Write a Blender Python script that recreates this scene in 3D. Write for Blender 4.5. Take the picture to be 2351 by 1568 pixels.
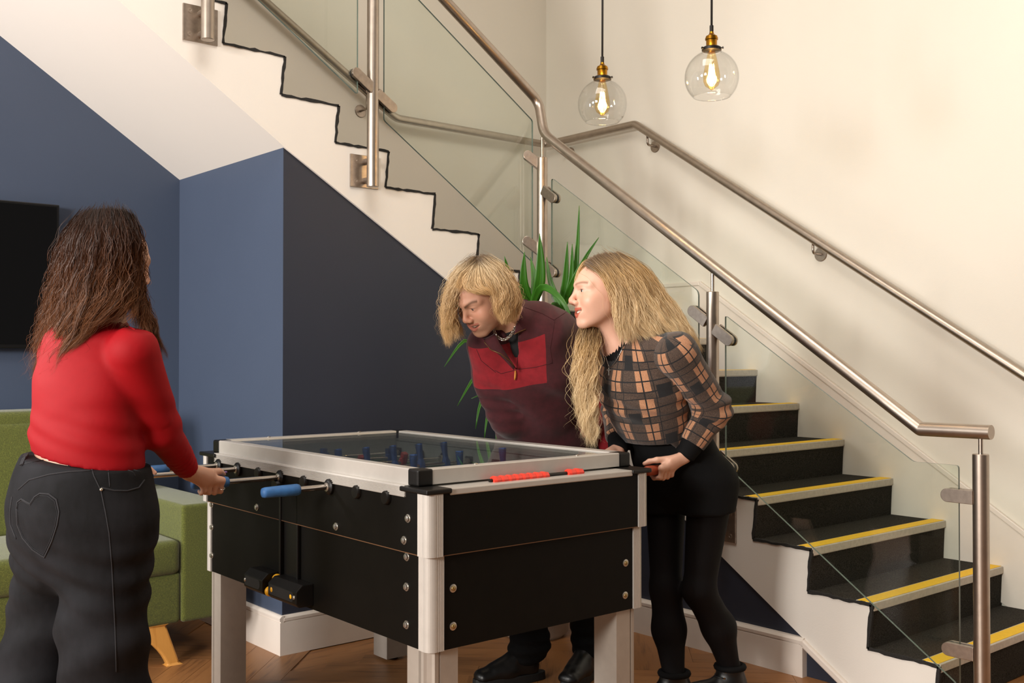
import bpy, bmesh, math, random
import numpy as np
from mathutils import Vector, Matrix
random.seed(7); RNG = np.random.default_rng(11)
for o in list(bpy.data.objects): bpy.data.objects.remove(o)
SC = bpy.context.scene
COL = SC.collection
# ---------------------------------------------------------------- camera
IW, IH, FPX = 2351, 1568, 2412.0
CAMZ, PITCH, YAW = 1.26, 0.0126, 0.8663
cam = bpy.data.cameras.new('camera'); camo = bpy.data.objects.new('camera', cam); COL.objects.link(camo)
camo.location = (0, 0, CAMZ); camo.rotation_euler = (math.pi/2 + PITCH, 0, YAW)
cam.sensor_width = 36.0; cam.lens = 36.0*FPX/IW; cam.clip_start = 0.05
SC.camera = camo
# ---------------------------------------------------------------- world, lights, exposure
wd = bpy.data.worlds.new('world'); SC.world = wd; wd.use_nodes = True
wd.node_tree.nodes['Background'].inputs[0].default_value = (1.0, 0.93, 0.86, 1)
wd.node_tree.nodes['Background'].inputs[1].default_value = 0.13
def area(name, loc, target, size, power, color, size_y=None):
    l = bpy.data.lights.new(name, 'AREA'); l.energy = power; l.color = color
    l.shape = 'RECTANGLE'; l.size = size; l.size_y = size_y or size
    o = bpy.data.objects.new(name, l); COL.objects.link(o); o.location = loc
    d = Vector(target) - Vector(loc); o.rotation_euler = d.to_track_quat('-Z', 'Y').to_euler()
    return o
area('softbox_left', (-2.9, -4.3, 2.1), (-3.0, 2.6, 1.35), 1.0, 190, (1.0, 0.96, 0.91))
area('softbox_camera', (-0.9, -3.9, 2.5), (-3.2, 2.6, 1.3), 1.1, 310, (1.0, 0.95, 0.89))
area('strobe_under_stairs', (-4.35, -1.3, 1.55), (-4.2, 2.0, 1.7), 0.4, 44, (1.0, 0.97, 0.95), .9)
area('ceiling_fill', (-2.1, 1.5, 4.4), (-2.4, 2.6, 0.0), 1.6, 62, (1.0, 0.95, 0.88))  # unseen overhead fill light, added to lift the general level
area('stairwell_lamp', (-1.35, 3.9, 3.0), (-1.5, 4.6, 2.4), 0.2, 3, (1.0, 0.88, 0.70))
rs = bpy.data.lights.new('rim_spot', 'SPOT'); rs.energy = 130; rs.color = (1.0, .95, .88); rs.spot_size = math.radians(26); rs.spot_blend = .6; rs.shadow_soft_size = .12  # unseen spot added for a bright rim on the dark hair
rso = bpy.data.objects.new('rim_spot', rs); COL.objects.link(rso); rso.location = (-4.6, -.35, 2.0); rso.rotation_euler = (Vector((-3.05, 1.0, 1.42))-Vector((-4.6, -.35, 2.0))).to_track_quat('-Z', 'Y').to_euler()
SC.view_settings.view_transform = 'Standard'; SC.view_settings.look = 'None'
SC.view_settings.gamma = 1.0; SC.view_settings.use_curve_mapping = False
SC.view_settings.exposure = 0.0
# ---------------------------------------------------------------- pixel -> place
_s, _c = math.sin(YAW), math.cos(YAW)
RT = np.array([_c, _s, 0.0]); F0 = np.array([-_s, _c, 0.0]); UZ = np.array([0, 0, 1.0])
FW = F0*math.cos(PITCH) + UZ*math.sin(PITCH); UPV = UZ*math.cos(PITCH) - F0*math.sin(PITCH)
CP = np.array([0, 0, CAMZ])
def ray(x, y): return FW + RT*(x-IW/2)/FPX + UPV*(IH/2-y)/FPX
def onpl(x, y, ax, v):
    r = ray(x, y); return CP + r*((v-CP[ax])/r[ax])
def dep(x, y, d): return CP + ray(x, y)*d
# ---------------------------------------------------------------- mesh helpers
def V(a): return np.asarray(a, float)
def nrm(a):
    a = V(a); n = np.linalg.norm(a); return a/n if n > 1e-12 else a
class MB:
    def __init__(s): s.v = []; s.f = []
    def add(s, vs, fs):
        b = len(s.v); s.v += [tuple(map(float, p)) for p in vs]; s.f += [tuple(i+b for i in f) for f in fs]; return s
    def box(s, x0, x1, y0, y1, z0, z1):
        return s.add([(x0,y0,z0),(x1,y0,z0),(x1,y1,z0),(x0,y1,z0),(x0,y0,z1),(x1,y0,z1),(x1,y1,z1),(x0,y1,z1)],
                     [(3,2,1,0),(4,5,6,7),(0,1,5,4),(1,2,6,5),(2,3,7,6),(3,0,4,7)])
    def bar(s, a, b, e1, w, h):
        a, b = V(a), V(b); t = nrm(b-a); e1 = nrm(V(e1)-t*np.dot(e1, t)); e2 = np.cross(t, e1)
        q = [(-1,-1),(1,-1),(1,1),(-1,1)]
        vs = [p + e1*i*w/2 + e2*j*h/2 for p in (a, b) for i, j in q]
        return s.add(vs, [(3,2,1,0),(4,5,6,7),(0,1,5,4),(1,2,6,5),(2,3,7,6),(3,0,4,7)])
    def prism(s, poly, ax, a0, a1):
        n = len(poly); vs = []
        for a in (a0, a1):
            for p, q in poly:
                vs.append((a,p,q) if ax == 0 else (p,a,q) if ax == 1 else (p,q,a))
        area2 = sum(poly[i][0]*poly[(i+1)%n][1]-poly[(i+1)%n][0]*poly[i][1] for i in range(n))
        fs = [tuple(range(n))[::-1], tuple(range(n, 2*n))] + [(i, (i+1)%n, n+(i+1)%n, n+i) for i in range(n)]
        if (area2 < 0) != (ax == 1): fs = [f[::-1] for f in fs]
        return s.add(vs, fs)
    def tube(s, pts, r, n=12, caps=True, closed=False, ref=None):
        pts = [V(p) for p in pts]; m = len(pts)
        rs = list(r) if hasattr(r, '__len__') else [r]*m
        ts = []
        for i in range(m):
            if closed: t = nrm(nrm(pts[(i+1)%m]-pts[i]) + nrm(pts[i]-pts[i-1]))
            elif i == 0: t = nrm(pts[1]-pts[0])
            elif i == m-1: t = nrm(pts[-1]-pts[-2])
            else: t = nrm(nrm(pts[i+1]-pts[i]) + nrm(pts[i]-pts[i-1]))
            ts.append(t)
        e = V(ref) if ref is not None else (V((0,0,1)) if abs(ts[0][2]) < .9 else V((1,0,0)))
        vs = []
        for i in range(m):
            e = nrm(e - ts[i]*np.dot(e, ts[i])); b = np.cross(ts[i], e)
            sc = 1.0
            if 0 < i < m-1 and not closed:
                c = np.dot(nrm(pts[i]-pts[i-1]), ts[i]); 
            for k in range(n):
                a = 2*math.pi*k/n; vs.append(pts[i] + (e*math.cos(a) + b*math.sin(a))*rs[i])
        fs = []
        for i in range(m if closed else m-1):
            j = (i+1) % m
            for k in range(n): fs.append((i*n+k, i*n+(k+1)%n, j*n+(k+1)%n, j*n+k))
        if caps and not closed: fs += [tuple(range(n))[::-1], tuple(range((m-1)*n, m*n))]
        return s.add(vs, fs)
    def lathe(s, prof, o, axis=(0,0,1), n=24, cap=True):
        o = V(o); ax = nrm(axis); e = nrm(np.cross(ax, (1,0,0) if abs(ax[0]) < .9 else (0,1,0))); b = np.cross(ax, e)
        vs = []
        for r, h in prof:
            for k in range(n):
                a = 2*math.pi*k/n; vs.append(o + ax*h + (e*math.cos(a)+b*math.sin(a))*r)
        m = len(prof)
        fs = [(i*n+k, i*n+(k+1)%n, (i+1)*n+(k+1)%n, (i+1)*n+k) for i in range(m-1) for k in range(n)]
        if cap: fs += [tuple(range(n))[::-1], tuple(range((m-1)*n, m*n))]
        return s.add(vs, fs)
    def ball(s, c, r, n=12, m=8):
        rr = V(r) if hasattr(r, '__len__') else V((r, r, r)); c = V(c)
        vs = [c + rr*V((0,0,-1))]
        for i in range(1, m):
            t = -math.pi/2 + math.pi*i/m
            for k in range(n): vs.append(c + rr*V((math.cos(t)*math.cos(2*math.pi*k/n), math.cos(t)*math.sin(2*math.pi*k/n), math.sin(t))))
        vs.append(c + rr*V((0,0,1)))
        fs = [(0, 1+(k+1)%n, 1+k) for k in range(n)]
        for i in range(m-2):
            for k in range(n): fs.append((1+i*n+k, 1+i*n+(k+1)%n, 1+(i+1)*n+(k+1)%n, 1+(i+1)*n+k))
        L = len(vs)-1; b = 1+(m-2)*n
        fs += [(b+k, b+(k+1)%n, L) for k in range(n)]
        return s.add(vs, fs)
def props(o, label=None, cat=None, group=None, kind=None):
    if label: o['label'] = label
    if cat: o['category'] = cat
    if group: o['group'] = group
    if kind: o['kind'] = kind
    return o
def obj(name, mb, mat, parent=None, smooth=False, bevel=0, seg=2, loc=(0,0,0), label=None, cat=None, group=None, kind=None, angle=None):
    me = bpy.data.meshes.new(name); me.from_pydata(mb.v, [], mb.f); me.update()
    if mat: me.materials.append(mat)
    o = bpy.data.objects.new(name, me); COL.objects.link(o); o.location = loc
    if parent: o.parent = parent
    if smooth:
        me.polygons.foreach_set('use_smooth', [True]*len(me.polygons))
        if angle: 
            try: me.set_sharp_from_angle(angle=math.radians(angle))
            except Exception: pass
    if bevel:
        b = o.modifiers.new('bevel', 'BEVEL'); b.width = bevel; b.segments = seg; b.limit_method = 'ANGLE'; b.angle_limit = math.radians(35); b.harden_normals = False
    return props(o, label, cat, group, kind)
def thing(name, loc, label, cat, group=None, rz=0, kind=None):
    o = bpy.data.objects.new(name, None); COL.objects.link(o); o.location = loc; o.rotation_euler = (0, 0, rz)
    o.empty_display_size = .1
    return props(o, label, cat, group, kind)
def copy_tree(o, parent=None):
    c = o.copy(); COL.objects.link(c); c.parent = parent
    for ch in [k for k in bpy.data.objects if k.parent == o]: copy_tree(ch, c)
    return c
# ---------------------------------------------------------------- materials
def lin(c):
    if isinstance(c, str): c = [int(c[i:i+2], 16)/255 for i in (1, 3, 5)]
    return tuple(x/12.92 if x <= .04045 else ((x+.055)/1.055)**2.4 for x in c) + (1,)
class NT:
    def __init__(s, name):
        s.m = bpy.data.materials.new(name); s.m.use_nodes = True; s.t = s.m.node_tree; s.b = s.t.nodes['Principled BSDF']; s.out = s.t.nodes['Material Output']
    def n(s, typ, **kw):
        nd = s.t.nodes.new(typ)
        for k, v in kw.items():
            if hasattr(nd, k): setattr(nd, k, v)
        return nd
    def l(s, a, b): s.t.links.new(a, b)
    def noise(s, scale, detail=3, rough=.55, co=None, vec_scale=None):
        nd = s.n('ShaderNodeTexNoise'); nd.inputs['Scale'].default_value = scale; nd.inputs['Detail'].default_value = detail; nd.inputs['Roughness'].default_value = rough
        c = co or s.n('ShaderNodeTexCoord').outputs['Object']
        if vec_scale:
            mp = s.n('ShaderNodeMapping'); mp.inputs['Scale'].default_value = vec_scale; s.l(c, mp.inputs['Vector']); c = mp.outputs['Vector']
        s.l(c, nd.inputs['Vector']); return nd.outputs['Fac']
    def ramp(s, fac, stops):
        r = s.n('ShaderNodeValToRGB'); el = r.color_ramp.elements
        while len(el) < len(stops): el.new(.5)
        for e, (p, c) in zip(el, stops): e.position = p; e.color = lin(c) if not (isinstance(c, tuple) and len(c) == 4) else c
        s.l(fac, r.inputs['Fac']); return r.outputs['Color']
    def mix(s, fac, a, b, mode='MIX'):
        m = s.n('ShaderNodeMix', data_type='RGBA', blend_type=mode)
        for i, x in ((0, fac), (6, a), (7, b)):
            if isinstance(x, (int, float)): m.inputs[i].default_value = x
            elif isinstance(x, (str, tuple)): m.inputs[i].default_value = lin(x) if not (isinstance(x, tuple) and len(x) == 4) else x
            else: s.l(x, m.inputs[i])
        return m.outputs[2]
    def math(s, op, a, b=None, c=None):
        m = s.n('ShaderNodeMath', operation=op)
        for i, x in enumerate((a, b, c)):
            if x is None: continue
            if isinstance(x, (int, float)): m.inputs[i].default_value = x
            else: s.l(x, m.inputs[i])
        return m.outputs[0]
    def attr(s, name, typ='GEOMETRY'):
        a = s.n('ShaderNodeAttribute', attribute_type=typ); a.attribute_name = name; return a
    def bump(s, h, strength, dist=.01):
        b = s.n('ShaderNodeBump'); b.inputs['Strength'].default_value = strength; b.inputs['Distance'].default_value = dist
        s.l(h, b.inputs['Height']); s.l(b.outputs['Normal'], s.b.inputs['Normal']); return b
    def set(s, **kw):
        for k, v in kw.items():
            i = s.b.inputs[k.replace('_', ' ')]
            if isinstance(v, (int, float)): i.default_value = v
            elif isinstance(v, (str, tuple)): i.default_value = lin(v) if not (isinstance(v, tuple) and len(v) == 4) else v
            else: s.l(v, i)
        return s
def simple(name, col, rough=.5, metal=0, var=.06, vs=30, bump=0, bs=200, bd=.002, **kw):
    m = NT(name); nz = m.noise(vs, 4)
    c = lin(col); d = tuple(x*(1-var) for x in c[:3]) + (1,); u = tuple(min(1, x*(1+var)) for x in c[:3]) + (1,)
    m.set(Base_Color=m.ramp(nz, [(.3, d), (.7, u)]), Roughness=rough, Metallic=metal, **kw)
    if bump: m.bump(m.noise(bs, 2), bump, bd)
    return m.m
M = {}
M['white'] = simple('white_paint', '#ddd8d0', .62, var=.012, vs=3, bump=.12, bs=160, bd=.002)
M['soffit'] = simple('white_soffit_paint', '#e6e0d8', .55, var=.01, vs=2, bump=.1, bs=140, bd=.002)
M['cream'] = simple('cream_wall_paint', '#dcd6ca', .6, var=.012, vs=2, bump=.1, bs=160, bd=.002)
M['blue'] = simple('slate_blue_wall_paint', '#414c60', .45, var=.02, vs=3, bump=.12, bs=180, bd=.002)
M['navy'] = simple('navy_wall', '#262b39', .5, var=.02, vs=3, bump=.12, bs=180, bd=.002)  # walls under the flights, a darker blue than the other blue walls
M['skirt'] = simple('white_gloss_paint', '#e0d6cc', .4, var=.02, vs=14, bump=.1, bs=40, bd=.002)
M['carpet'] = simple('charcoal_carpet', '#35322d', .95, var=.85, vs=260, bump=.8, bs=300, bd=.004, Specular_IOR_Level=.1)
M['carpet_edge'] = simple('ragged_carpet_edge', '#211f1d', .95, var=.5, vs=200)
M['nosing'] = simple('aluminium_nosing', '#c6bfb3', .5, .25, var=.1, vs=60)
M['yellow'] = simple('yellow_grip_strip', '#f0c019', .6, var=.06, vs=90, bump=.2, bs=600)
M['steel'] = simple('brushed_stainless_steel', '#b0a498', .36, 1, var=.08, vs=25)
M['steel2'] = simple('satin_steel_clamp', '#a99d92', .34, 1, var=.12, vs=50)
M['rubber'] = simple('black_rubber', '#121212', .6)
M['alu'] = simple('anodised_aluminium', '#b8b3ac', .40, .25, var=.03, vs=30)
M['alu_leg'] = simple('aluminium_leg', '#a79e94', .42, .25, var=.04, vs=30)
M['black'] = simple('black_laminate', '#0c0a07', .55, var=.12, vs=18, bump=.05, bs=300, Specular_IOR_Level=.12)
M['plastic'] = simple('black_plastic', '#0e0c0a', .42, var=.1, vs=40, bump=.08, bs=400, Specular_IOR_Level=.3)
M['chrome'] = simple('chrome', '#d8d4cf', .12, 1, var=.02)
M['edge_line'] = simple('raw_board_edge', '#5f3f22', .8)
M['blue_plastic'] = simple('blue_plastic', '#1f4f8f', .45, var=.12, vs=40)
M['handle_blue'] = simple('worn_blue_rubber_grip', '#2a5a8e', .6, var=.35, vs=28, bump=.1, bs=150)
M['red_plastic'] = simple('red_plastic', '#c6332f', .42, var=.08)
M['scorer_red'] = simple('coral_red_plastic', '#e8402f', .38, var=.06)
M['handle_red'] = simple('terracotta_grip', '#a4472a', .6, var=.2)
M['field'] = simple('green_playfield', '#2f6a45', .5, var=.05)
M['inner'] = simple('grey_inner_wall', '#a9aba8', .5, var=.04)
M['screw'] = simple('zinc_screw', '#bdb7ad', .3, .9)
M['brass_screw'] = simple('yellow_zinc_screw', '#a08a5c', .35, .9)
M['ball'] = simple('yellow_ball', '#f0ae12', .45, var=.04)
M['brass'] = simple('aged_brass', '#a9761f', .28, 1, var=.15, vs=40)
M['dark_metal'] = simple('black_metal', '#1b1715', .4, .3)
M['cord'] = simple('black_fabric_cord', '#17130f', .8, bump=.3, bs=700)
M['tv'] = simple('tv_screen', '#050506', .12, var=.0)
M['tv_frame'] = simple('tv_bezel', '#0a0a0b', .3)
M['pot'] = simple('beige_pot', '#a99d90', .7)
M['soil'] = simple('potting_soil', '#2a1c12', .95, var=.4, vs=90, bump=.5, bs=120)
def wood(name, base, dark, sc=(14, 1.1, 14), rand=True, rough=.42):
    m = NT(name); tc = m.n('ShaderNodeTexCoord').outputs['Object']
    if rand:
        oi = m.n('ShaderNodeObjectInfo'); va = m.n('ShaderNodeVectorMath', operation='ADD')
        cb = m.n('ShaderNodeCombineXYZ'); mu = m.math('MULTIPLY', oi.outputs['Random'], 40.0)
        for i in range(3): m.l(mu, cb.inputs[i])
        m.l(tc, va.inputs[0]); m.l(cb.outputs[0], va.inputs[1]); tc = va.outputs[0]
    g = m.noise(3.2, 6, .62, tc, sc); fine = m.noise(26, 3, .6, tc, (sc[0], sc[1]*.5, sc[2]))
    col = m.ramp(g, [(.28, dark), (.48, base), (.75, base)])
    col = m.mix(m.math('MULTIPLY', fine, .35), col, dark)
    if rand:
        hs = m.n('ShaderNodeHueSaturation'); m.l(m.math('MULTIPLY_ADD', oi.outputs['Random'], .3, .85), hs.inputs['Value']); m.l(col, hs.inputs['Color']); col = hs.outputs['Color']
    m.set(Base_Color=col, Roughness=rough); m.bump(g, .12, .002); return m.m
M['floor'] = wood('oak_plank', '#9b6b40', '#684326')
M['leg_wood'] = wood('beech_leg', '#d59a4e', '#b87c36', (8, 8, 1.0), False, .4)
def fabric(name, c1, c2, c3):
    m = NT(name); a = m.noise(260, 4, .7); b = m.noise(9, 3)
    col = m.ramp(a, [(.3, c1), (.52, c2), (.72, c3)]); col = m.mix(m.math('MULTIPLY', b, .25), col, c1)
    m.set(Base_Color=col, Roughness=.95, Sheen_Weight=.25); m.bump(a, .5, .003); return m.m
M['green'] = fabric('olive_green_felt', '#3a3f12', '#545a1b', '#72782f')
def glass_mat(name, tint, refl=.06, dens=.0):
    # thin clear pane: transparent with a fresnel reflection
    m = NT(name); t = m.t; t.nodes.remove(m.b)
    tr = m.n('ShaderNodeBsdfTransparent'); tr.inputs[0].default_value = tint
    gl = m.n('ShaderNodeBsdfGlossy'); gl.inputs['Roughness'].default_value = .015
    fr = m.n('ShaderNodeFresnel'); ge = m.n('ShaderNodeNewGeometry')
    m.l(m.math('MULTIPLY_ADD', ge.outputs['Backfacing'], 1/1.45-1.45, 1.45), fr.inputs['IOR'])
    mx = m.n('ShaderNodeMixShader'); m.l(fr.outputs[0], mx.inputs[0]); m.l(tr.outputs[0], mx.inputs[1]); m.l(gl.outputs[0], mx.inputs[2])
    m.l(mx.outputs[0], m.out.inputs['Surface']); return m.m
M['glass'] = glass_mat('balustrade_glass', (.945, .975, .95, 1))
M['glass_edge'] = simple('glass_edge', '#5b6a63', .2, var=.1)
M['table_glass'] = glass_mat('table_top_glass', (.95, .97, .96, 1))
M['globe'] = glass_mat('pendant_globe_glass', (.97, .97, .965, 1))
M['bulb'] = glass_mat('amber_bulb_glass', (1.0, .88, .62, 1))
def emit(name, col, st):
    m = NT(name); m.set(Base_Color=col, Emission_Color=col, Emission_Strength=st); return m.m
M['filament'] = emit('glowing_filament', '#ffc46a', 60.0)

# ================================================================ structure
Xu, Ys, Yw, Xt, Yc = -3.990, 3.544, 4.612, -5.080, 2.133
X1, T, R, Yu1, Tu = -1.853, .2584, .1682, 3.4405, .2617
LAND = 9*R; CEIL = 4.6
def struct(name, mb, mat, label, **kw): return obj(name, mb, mat, label=label, kind='structure', **kw)
floor = struct('floor', MB().box(-5.2, 2.2, -4.5, 4.8, -.12, -.004), M['floor'], 'oak herringbone plank floor')
# herringbone planks, laid at 45 degrees to the walls
PL, PW = .62, .124
pm = MB().box(-PW/2+.0007, PW/2-.0007, 0.0007, PL-.0007, -.004, .0)
proto = None; rot = math.radians(45)
cr, sr = math.cos(rot), math.sin(rot); k = 0
for i in range(-34, 35):
    for j in range(-14, 15):
        for side in (0, 1):
            # standard herringbone cell
            ox = i*PW + j*PL; oy = i*PW - j*PL
            if side == 0: px, py, ang = ox + PW/2, oy, 0.0
            else: px, py, ang = ox + PW, oy + PL - PW/2 - (PL-PW), -math.pi/2
            mx, my = (px, py+PL/2) if side == 0 else (px+PL/2, py)
            wx, wy = cr*mx - sr*my - 2.9, sr*mx + cr*my + 2.4
            d = wx*F0[0] + wy*F0[1]; l = wx*RT[0] + wy*RT[1]
            if not (3.75 < d < 6.0 and -2.6 < l < 2.5) or wx < -4.9 or wy > 3.75 or (wx < -3.85 and wy > 2.2) or wx > -.6: continue
            if proto is None:
                proto = obj('plank', pm, M['floor'], floor); p_ = proto
            else:
                p_ = proto.copy(); COL.objects.link(p_); p_.parent = floor
            wx0, wy0 = cr*px - sr*py - 2.9, sr*px + cr*py + 2.4
            p_.location = (wx0, wy0, 0); p_.rotation_euler = (0, 0, rot + ang); k += 1
print('planks', k)
struct('ceiling', MB().box(-5.2, 2.2, -4.5, 4.8, CEIL, CEIL+.1), M['white'], 'plain white ceiling')
# back wall: blue under the upper flight, cream beside the stairs
def zb(y): return 2.135 - (y-2.134)*(.6676 if y < 2.134 else .608)
wl = MB().prism([(-4.5, -.1), (Yc+.02, -.1), (Yc+.02, zb(Yc)+.06), (-.6, zb(-.6)+.06), (-.6, 4.0), (-4.5, 4.0)], 0, Xt-.12, Xt)
struct('wall_back', wl, M['blue'], 'blue painted wall behind the green sofa')
wl = MB().prism([(Yc+.02, zb(Yc)+.1), (Yw+.1, 0), (Yw+.1, CEIL), (-.6, CEIL), (-.6, zb(-.6)+.1)], 0, Xt-.13, Xt)
struct('wall_stairwell', wl, M['cream'], 'cream stairwell wall behind the upper flight')
struct('wall_right', MB().box(Xt-.1, 2.2, Yw, Yw+.12, -.1, CEIL), M['cream'], 'cream stairwell wall along the lower flight')
struct('wall_column', MB().box(Xt, Xu-.0125, Yc, Yc+.1, 0, zb(Yc)+.004), M['blue'], 'blue return wall under the stairs')
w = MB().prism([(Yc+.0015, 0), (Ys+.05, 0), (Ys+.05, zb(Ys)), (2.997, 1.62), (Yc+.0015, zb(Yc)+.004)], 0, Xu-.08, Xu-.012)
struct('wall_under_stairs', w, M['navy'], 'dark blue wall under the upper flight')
zl = lambda x: .413 - (x+2.811)*.656
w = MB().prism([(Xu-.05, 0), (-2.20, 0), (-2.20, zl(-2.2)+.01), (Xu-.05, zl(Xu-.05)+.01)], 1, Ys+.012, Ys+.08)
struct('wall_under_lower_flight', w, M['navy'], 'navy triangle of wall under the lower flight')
# skirting boards with a moulded top
def skirt(name, a, b, n, label, h=.165, t=.018):
    a, b, n = V(a), V(b), nrm(n)
    prof = [(0, 0), (t, 0), (t, h-.028), (t-.003, h-.027), (t-.003, h-.024), (t+.001, h-.022), (t+.002, h-.010), (t-.005, h-.003), (t-.011, h), (0, h)]
    mb = MB(); vs = []
    for p in (a, b):
        ext = nrm(b-a)*(0)
        for q, z in prof: vs.append(p + n*q + V((0, 0, z)))
    m = len(prof)
    mb.add(vs, [tuple(range(m)), tuple(range(m, 2*m))[::-1]] + [(i, m+i, m+(i+1)%m, (i+1)%m) for i in range(m)])
    return struct(name, mb, M['skirt'], label)
skirt('baseboard_column', (Xt, Yc, 0), (Xu-.012+.018, Yc, 0), (0, -1, 0), 'white skirting along the blue return wall')
skirt('baseboard_under_stairs', (Xu-.012, Yc-.0, 0), (Xu-.012, Ys, 0), (1, 0, 0), 'white skirting along the dark blue wall')
skirt('baseboard_lower_flight', (Xu, Ys+.012, 0), (-2.40, Ys+.012, 0), (0, -1, 0), 'white skirting under the lower flight', .152, .03)
skirt('baseboard_back', (Xt, -4.5, 0), (Xt, Yc, 0), (1, 0, 0), 'white skirting behind the sofa')
# moulding that follows the foot of the lower flight
mb = MB(); e = V((0, -1, 0)); a, b = V((-2.415, Ys-.006, .140)), V((-2.19, Ys-.006, zl(-2.19)-.012))
mb.bar(a, b, e, .024, .028); struct('trim_1', mb, M['skirt'], 'sloping white moulding at the foot of the stairs', bevel=.006)
# skirting on the stair wall
sk = [(-4.95, LAND+.155), (-3.79, LAND+.157), (-3.668, 1.592), (-1.72, .31), (-1.5, .165), (1.5, .165)]
low = [(1.5, 0), (-1.80, 0), (-3.79, 1.12), (-4.95, LAND-.15)]
mb = MB().prism(sk + low, 1, Yw-.016, Yw); struct('baseboard_stair_wall', mb, M['skirt'], 'white skirting stepping down the stair wall', bevel=.004)
mb = MB()
for (xa, za), (xb, zb_) in zip(sk[:-1], sk[1:]): mb.bar((xa, Yw-.017, za-.012), (xb, Yw-.017, zb_-.012), (0, 1, 0), .012, .024)
struct('trim_2', mb, M['skirt'], 'moulded top edge of the stair wall skirting', bevel=.004)
skirt('baseboard_landing', (Xt, 3.46, LAND), (Xt, Yw, LAND), (1, 0, 0), 'white skirting on the landing')
# ================================================================ staircase
stair = thing('staircase', (0, 0, 0), 'quarter-turn staircase with charcoal carpet, yellow-striped nosings and white sides', 'staircase')
RK = .016
# lower flight body
top = []
for kk in range(1, 10):
    xk = X1-(kk-1)*T
    top += [(xk-RK, (kk-1)*R), (xk, kk*R-.012)] if kk > 1 else [(xk-RK, 0), (xk, kk*R-.012)]
poly = top + [(Xu-.0, LAND-.012), (Xu-.0, zl(Xu)), (-2.22, zl(-2.22)), (-2.19, 0)]
obj('lower_string', MB().prism(poly, 1, Ys, Ys+.09), M['white'], stair, label='white zigzag side of the lower flight')
poly2 = top + [(Xu, LAND-.012), (Xu, LAND-.2), (X1-.3, 0)]
obj('lower_flight_body', MB().prism(poly2, 1, Ys+.09, Yw-.016), M['soffit'], stair)
# upper flight body
NU = 13; top = []
for j in range(1, NU+1):
    yj = Yu1-(j-1)*Tu
    top += [(yj-.016, (8+j)*R-.0), (yj, (9+j)*R-.010)]
ye = Yu1-NU*Tu
pts = top + [(ye, (9+NU)*R-.01), (ye, zb(ye)), (2.134, 2.135), (2.997, 1.61), (Ys, zb(Ys)), (Ys, LAND-.0)]
obj('upper_flight_body', MB().prism(pts, 0, Xt, Xu), M['soffit'], stair, label='white underside and zigzag side of the upper flight')
obj('landing_slab', MB().box(Xt, Xu, Ys, Yw, LAND-.2, LAND-.01), M['soffit'], stair)
obj('landing_carpet', MB().box(Xt, X1-8*T, Yu1-.01, Yw-.016, LAND-.01, LAND), M['carpet'], stair)
# steps of the lower flight
for kk in range(1, 10):
    xk = X1-(kk-1)*T; xn = X1-kk*T-RK; z = kk*R
    if kk < 9: obj('tread', MB().box(xn, xk-.004, Ys+.002, Yw-.016, z-.012, z), M['carpet'], stair)
    rp = [(xk-RK, z-R), (xk-RK+.008, z-R), (xk-.001, z-.01), (xk-.012, z-.01)]
    obj('riser', MB().prism(rp, 1, Ys+.002, Yw-.016), M['carpet'], stair)
    np_ = [(xk-.068, z), (xk-.068, z+.003), (xk+.003, z+.003), (xk+.005, z+.001), (xk+.005, z-.026), (xk+.001, z-.026), (xk+.001, z)]
    no = obj('nosing', MB().prism(np_, 1, Ys+.004, Yw-.017), M['nosing'], stair)
    obj('grip_strip', MB().box(xk-.062, xk-.004, Ys+.008, Yw-.019, z+.003, z+.0045), M['yellow'], no)
# ragged carpet edge along both zigzags
def ragged(pts, place, w=.011):
    mb = MB(); rr = random.Random(3)
    for (a, b), (c, d) in zip(pts[:-1], pts[1:]):
        L = math.hypot(c-a, d-b); m = max(2, int(L/.022)); tx, tz = (c-a)/L, (d-b)/L
        prev = None
        for i in range(m+1):
            s = L*i/m; h1 = w*rr.uniform(.15, .75); h2 = w*rr.uniform(.3, .8)
            p = (a+tx*s, b+tz*s)
            q = [(p[0]-tz*h2, p[1]+tx*h2), (p[0]+tz*h1, p[1]-tx*h1)]
            cur = [place(*q[0], 0), place(*q[1], 0), place(*q[1], 1), place(*q[0], 1)]
            if prev: mb.add(prev+cur, [(0,1,5,4),(1,2,6,5),(2,3,7,6),(3,0,4,7)])
            else: mb.add(cur, [(0,1,2,3)])
            prev = cur
        mb.add(prev, [(3,2,1,0)])
    return mb
zz = []
for kk in range(1, 10):
    xk = X1-(kk-1)*T; zz += [(xk-RK, (kk-1)*R), (xk, kk*R-.004)]
zz += [(Xu+.02, LAND-.004)]
obj('carpet_edge', ragged(zz, lambda a, b, s: (a, Ys-.004+.012*s, b)), M['carpet_edge'], stair)
zz = [(Ys-.02, LAND)]
for j in range(1, NU+1):
    yj = Yu1-(j-1)*Tu; zz += [(yj-.016, (8+j)*R), (yj, (9+j)*R-.004)]
obj('carpet_edge', ragged(zz, lambda a, b, s: (Xu+.004-.012*s, a, b)), M['carpet_edge'], stair)
for j in range(1, NU+1):
    yj = Yu1-(j-1)*Tu; z = (9+j)*R
    obj('tread', MB().box(Xt, Xu-.003, yj-Tu-.016, yj-.004, z-.011, z), M['carpet'], stair)
    obj('nosing', MB().box(Xt, Xu-.006, yj-.05, yj+.004, z-.024, z+.003), M['nosing'], stair)
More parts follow.
